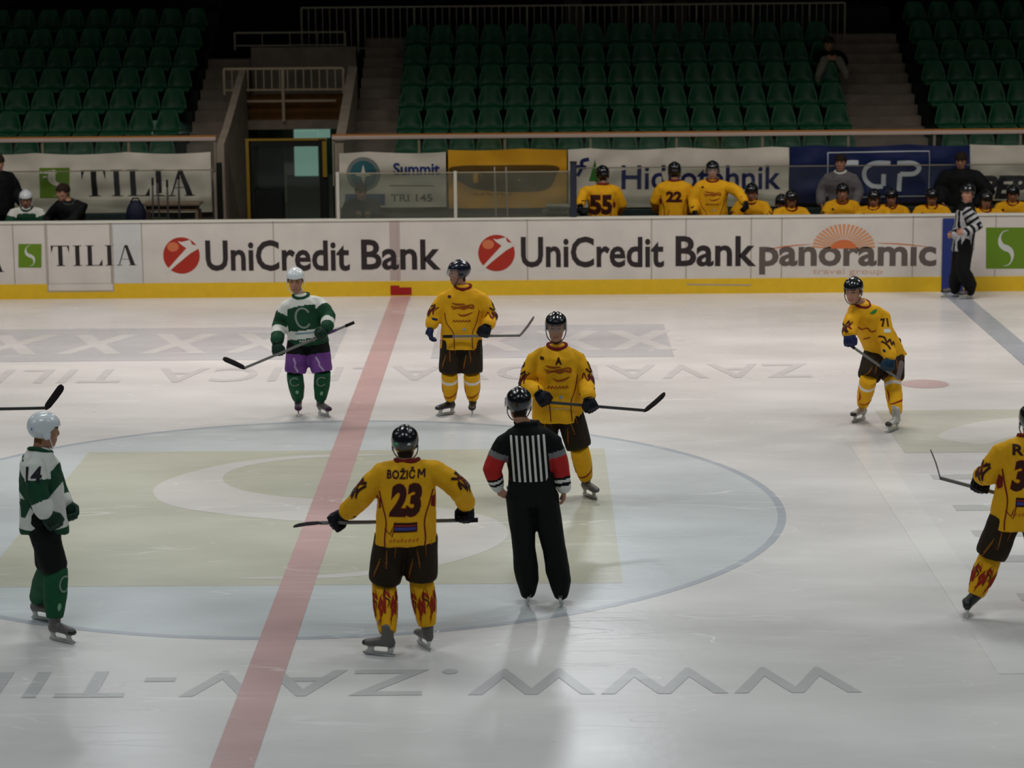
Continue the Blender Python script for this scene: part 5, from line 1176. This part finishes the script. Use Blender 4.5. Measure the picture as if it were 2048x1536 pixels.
# people behind the boards
def shod(sp):
    """skates or shoes on the floor of the team area"""
    f = nrm(V(sp['hf'][0], sp['hf'][1], 0)); sp['shoes'] = bool(sp.get('bare_hands')); sp['foot'] = {}; up = .185 if not sp['shoes'] else .115
    for s in 'RL':
        a = V(*sp['an'+s]); a[2] = .12+up; sp['an'+s] = a; h = a-Z*up-f*.05; sp['foot'][s] = (h, h+f*.28)
def seated(label, hx, hy, Y, face=(0, -1, -.2), lean=.12, sw=.20, hands=None, **kw):
    H = V(*at(hx, hy, Y)); f = nrm(V(face[0], face[1], 0)); l = np.cross(Z, f)*1.0; l = -np.cross(f, Z)
    neck = H-Z*.155-f*.03; pel = V(neck[0], neck[1], max(.74, neck[2]-.56))-f*lean; hz = min(1.26, neck[2]-.18)
    sp = dict(H=H, neck=neck, hf=face, shR=neck-l*sw-Z*.05, shL=neck+l*sw-Z*.05, hipR=pel-l*.1, hipL=pel+l*.1, knR=pel-l*.16+f*.42, knL=pel+l*.16+f*.42, anR=pel-l*.16+f*.46+Z*(.30-pel[2]), anL=pel+l*.16+f*.46+Z*(.30-pel[2]),
              elR=neck-l*(sw+.09)+f*.12-Z*.32, elL=neck+l*(sw+.09)+f*.12-Z*.32, wrR=neck-l*.13+f*.36-Z*.40, wrL=neck+l*.13+f*.36-Z*.40, hR=nrm(f*.7+l*.3-Z*.5), hL=nrm(f*.7-l*.3-Z*.5), nR=-Z, nL=-Z, vox=.018, wr=.010, ground=.12, hemt=-.05)
    sp.update(kw); shod(sp); return person(label, sp)
YB = dict(top=top_yellow, collar=DRED, pants=PANT, glove=BLKG, helmet=HELB, group='yellow team on the bench')
def standing(label, hx, hy, Y, face, turn=None, **kw):
    H = V(*at(hx, hy, Y)); f = nrm(V(*(turn or (face[0], face[1], 0)))); l = -np.cross(f, Z); neck = H-Z*.17-f*.02; pel = V(neck[0], neck[1], max(.12+.86, neck[2]-.58)); k = pel[2]-.12
    sp = dict(H=H, neck=neck, hf=face, shR=neck-l*.20-Z*.075, shL=neck+l*.20-Z*.075, hipR=pel-l*.1, hipL=pel+l*.1, knR=pel-l*.13+f*.03-Z*k*.48, knL=pel+l*.13+f*.03-Z*k*.48, anR=pel-l*.15-Z*(k-.16), anL=pel+l*.15-Z*(k-.16),
              elR=neck-l*.31+f*.02-Z*.33, elL=neck+l*.31+f*.02-Z*.33, wrR=neck-l*.27+f*.22-Z*.50, wrL=neck+l*.27+f*.22-Z*.50, hR=nrm(f*.5+l*.3-Z), hL=nrm(f*.5-l*.3-Z), vox=.016, wr=.010, ground=.12, hemt=-.22, curlR=.7, curlL=.7)
    sp.update(kw); shod(sp); return person(label, sp)
n1 = V(*at(1207, 348, 15.25)); 
c = standing('person in yellow hockey jersey number 55 standing with back turned, beside the navy post', 1205, 347, 15.35, (-.2, 1, -.1), elL=V(*at(1168, 385, 15.3)), wrL=V(*at(1160, 412, 15.1)), hL=(0, -.3, -1), **YB)
back_prints(c, None, '55', box=False, numw=.34, numh=.30, shear=0, dx=-.06)
c = standing('person in yellow hockey jersey number 22 standing with back turned, near bench middle', 1349, 340, 15.45, (.1, 1, -.1), **YB)
back_prints(c, None, '22', box=False, numw=.24, numh=.16, shear=0)
c = standing('person in yellow hockey jersey standing at the bench and facing the ice', 1425, 338, 15.25, (-.1, -1, -.15), elL=V(*at(1478, 385, 15.1)), wrL=V(*at(1490, 405, 14.95)), hL=(.1, -.5, -.8), visor=True, **YB)
front_prints(c)
for hx, hy, Y, fc, lb in ((1503, 382, 15.7, (-.2, -1, -.35), 'person in yellow hockey jersey seated just right of the standing player facing ice'),
                          (1583, 396, 15.55, (.05, -1, -.45), 'person in yellow hockey jersey seated, head bowed, at left edge of navy banner'),
                          (1685, 382, 15.8, (-.1, -1, -.15), 'person in yellow hockey jersey seated in front of the grey suited coach'),
                          (1748, 394, 15.55, (-.35, -1, -.4), 'person in yellow hockey jersey seated under the letter G, leaning left'),
                          (1783, 392, 16.15, (-.2, -1, -.3), 'person in yellow hockey jersey seated half hidden under the letter P'),
                          (1864, 392, 15.8, (-.1, -1, -.35), 'person in yellow hockey jersey seated left of the coach in black'),
                          (1972, 398, 15.6, (.1, -1, -.3), 'person in yellow hockey jersey seated half hidden behind the linesman'),
                          (2026, 385, 15.95, (-.2, -1, -.3), 'person in yellow hockey jersey seated rightmost on the bench')):
    c = seated(lb, hx, hy, Y, fc, **YB); front_prints(c); flame_sleeve(c, 'R'); flame_sleeve(c, 'L')
c = seated('small figure with dark helmet hunched low between two seated yellow players', 1563, 404, 16.2, (0, -1, -.4), top=top_plain(BLKC), pants=BLKC, glove=BLKG, helmet=HELB)
standing('person in grey jacket, a coach standing in front of the navy banner box', 1681, 322, 16.25, (-.3, -1, -.1), top=top_plain(SUIT), topname='jacket', pants=BLKC, pantname='trousers', longpants=True, bare_hands=True, haircap=True, collar=WHTC, hem=(.22, .15), waist=(.21, .14), pantr=(.11, .10, .10))
standing('person in bulky black jacket standing behind the bench near the linesman', 1922, 318, 16.25, (-.3, -1, -.3), turn=(-.3, -1, 0), top=top_plain(BLKC), topname='jacket', pants=BLKC, pantname='trousers', longpants=True, bare_hands=True, haircap=True, bulk=1.18, pantr=(.11, .10, .10), arm=(.12, .11, .09), elL=V(*at(1975, 385, 16.1)), wrL=V(*at(1955, 412, 15.9)), hem=(.26, .19))
standing('person in black jacket standing at the far left edge behind the green bench', -4, 322, 15.7, (.6, -.7, -.3), top=top_plain(BLKC), topname='jacket', pants=BLKC, pantname='trousers', longpants=True, bare_hands=True, haircap=True, bulk=1.05, pantr=(.11, .10, .10))
c = seated('person in green and white jersey with white helmet seated at the left bench', 52, 396, 15.5, (.1, -1, -.3), top=top_green_bench, pants=BLKC, glove=GRNG, helmet=HELW, collar=GRN)
wrap_print('slash_print', strokes2d([cat_rom([(-.02, .10), (.03, .22), (.02, .30)], 4)], .025), WHTC, c['tree'], planar(c['pel'], c['lat'], c['ax'], c['front']), c['jer'], .03)
c = seated('person in black jacket with short hair seated at the boards, looking left', 126, 381, 15.2, (-.75, -.9, -.25), lean=.15, sw=.21, top=top_plain(BLKC), topname='jacket', pants=BLKC, pantname='trousers', longpants=True, bare_hands=True, haircap=True, collar=mat('shirt_grey_green', (.05, .06, .055), .8), shL=V(*at(166, 408, 15.2)), shR=V(*at(120, 406, 15.2)), neck=V(*at(138, 402, 15.2)), hem=(.24, .18), pantr=(.11, .10, .10))
wrap_print('badge', poly2d([[(-.02, .10), (.02, .10), (.03, .14), (0, .16), (-.03, .14)]]), GREYC, c['tree'], planar(c['pel'], c['lat'], c['ax'], c['front']), c['jer'], .03)
seated('person in dark clothes seated behind the penalty box glass below the globe emblem', 722, 380, 15.5, (.3, -1, -.3), top=top_plain(BLKC), topname='jacket', pants=BLKC, pantname='trousers', longpants=True, bare_hands=True, haircap=True, pantr=(.11, .10, .10), wrR=V(*at(712, 420, 15.1)), wrL=V(*at(738, 422, 15.1)))
# spectator in the stand
ky, kz = tr(4); hy_ = ky+.45
sp = dict(H=V(*at(1657, 84, hy_-.05)), neck=V(*at(1660, 101, hy_)), hf=(.1, -1, -.3), shR=V(*at(1640, 107, hy_)), shL=V(*at(1679, 107, hy_)), hipR=V(*at(1652, 134, hy_)), hipL=V(*at(1672, 134, hy_)), knR=V(*at(1649, 120, hy_-.50)), knL=V(*at(1678, 121, hy_-.50)), anR=V(*at(1636, 156, hy_-.82)), anL=V(*at(1692, 150, hy_-.82)),
          elR=V(*at(1633, 124, hy_-.1)), elL=V(*at(1688, 124, hy_-.1)), wrR=V(*at(1652, 118, hy_-.42)), wrL=V(*at(1674, 118, hy_-.42)), top=top_plain(BLKC), topname='jacket', pants=mat('trousers_khaki', (.20, .19, .145), .85), pantname='trousers', longpants=True, bare_hands=True, haircap=True, pantr=(.10, .095, .085), vox=.018, ground=kz, hemt=-.05)
person('person in dark jacket and pale trousers seated high in the stand beside the right stairs', sp)

# ------------------------------------------------------------------ tidy up
bpy.data.scenes.remove(TMP)
for o in bpy.data.objects:
    if '_org' in o: del o['_org']
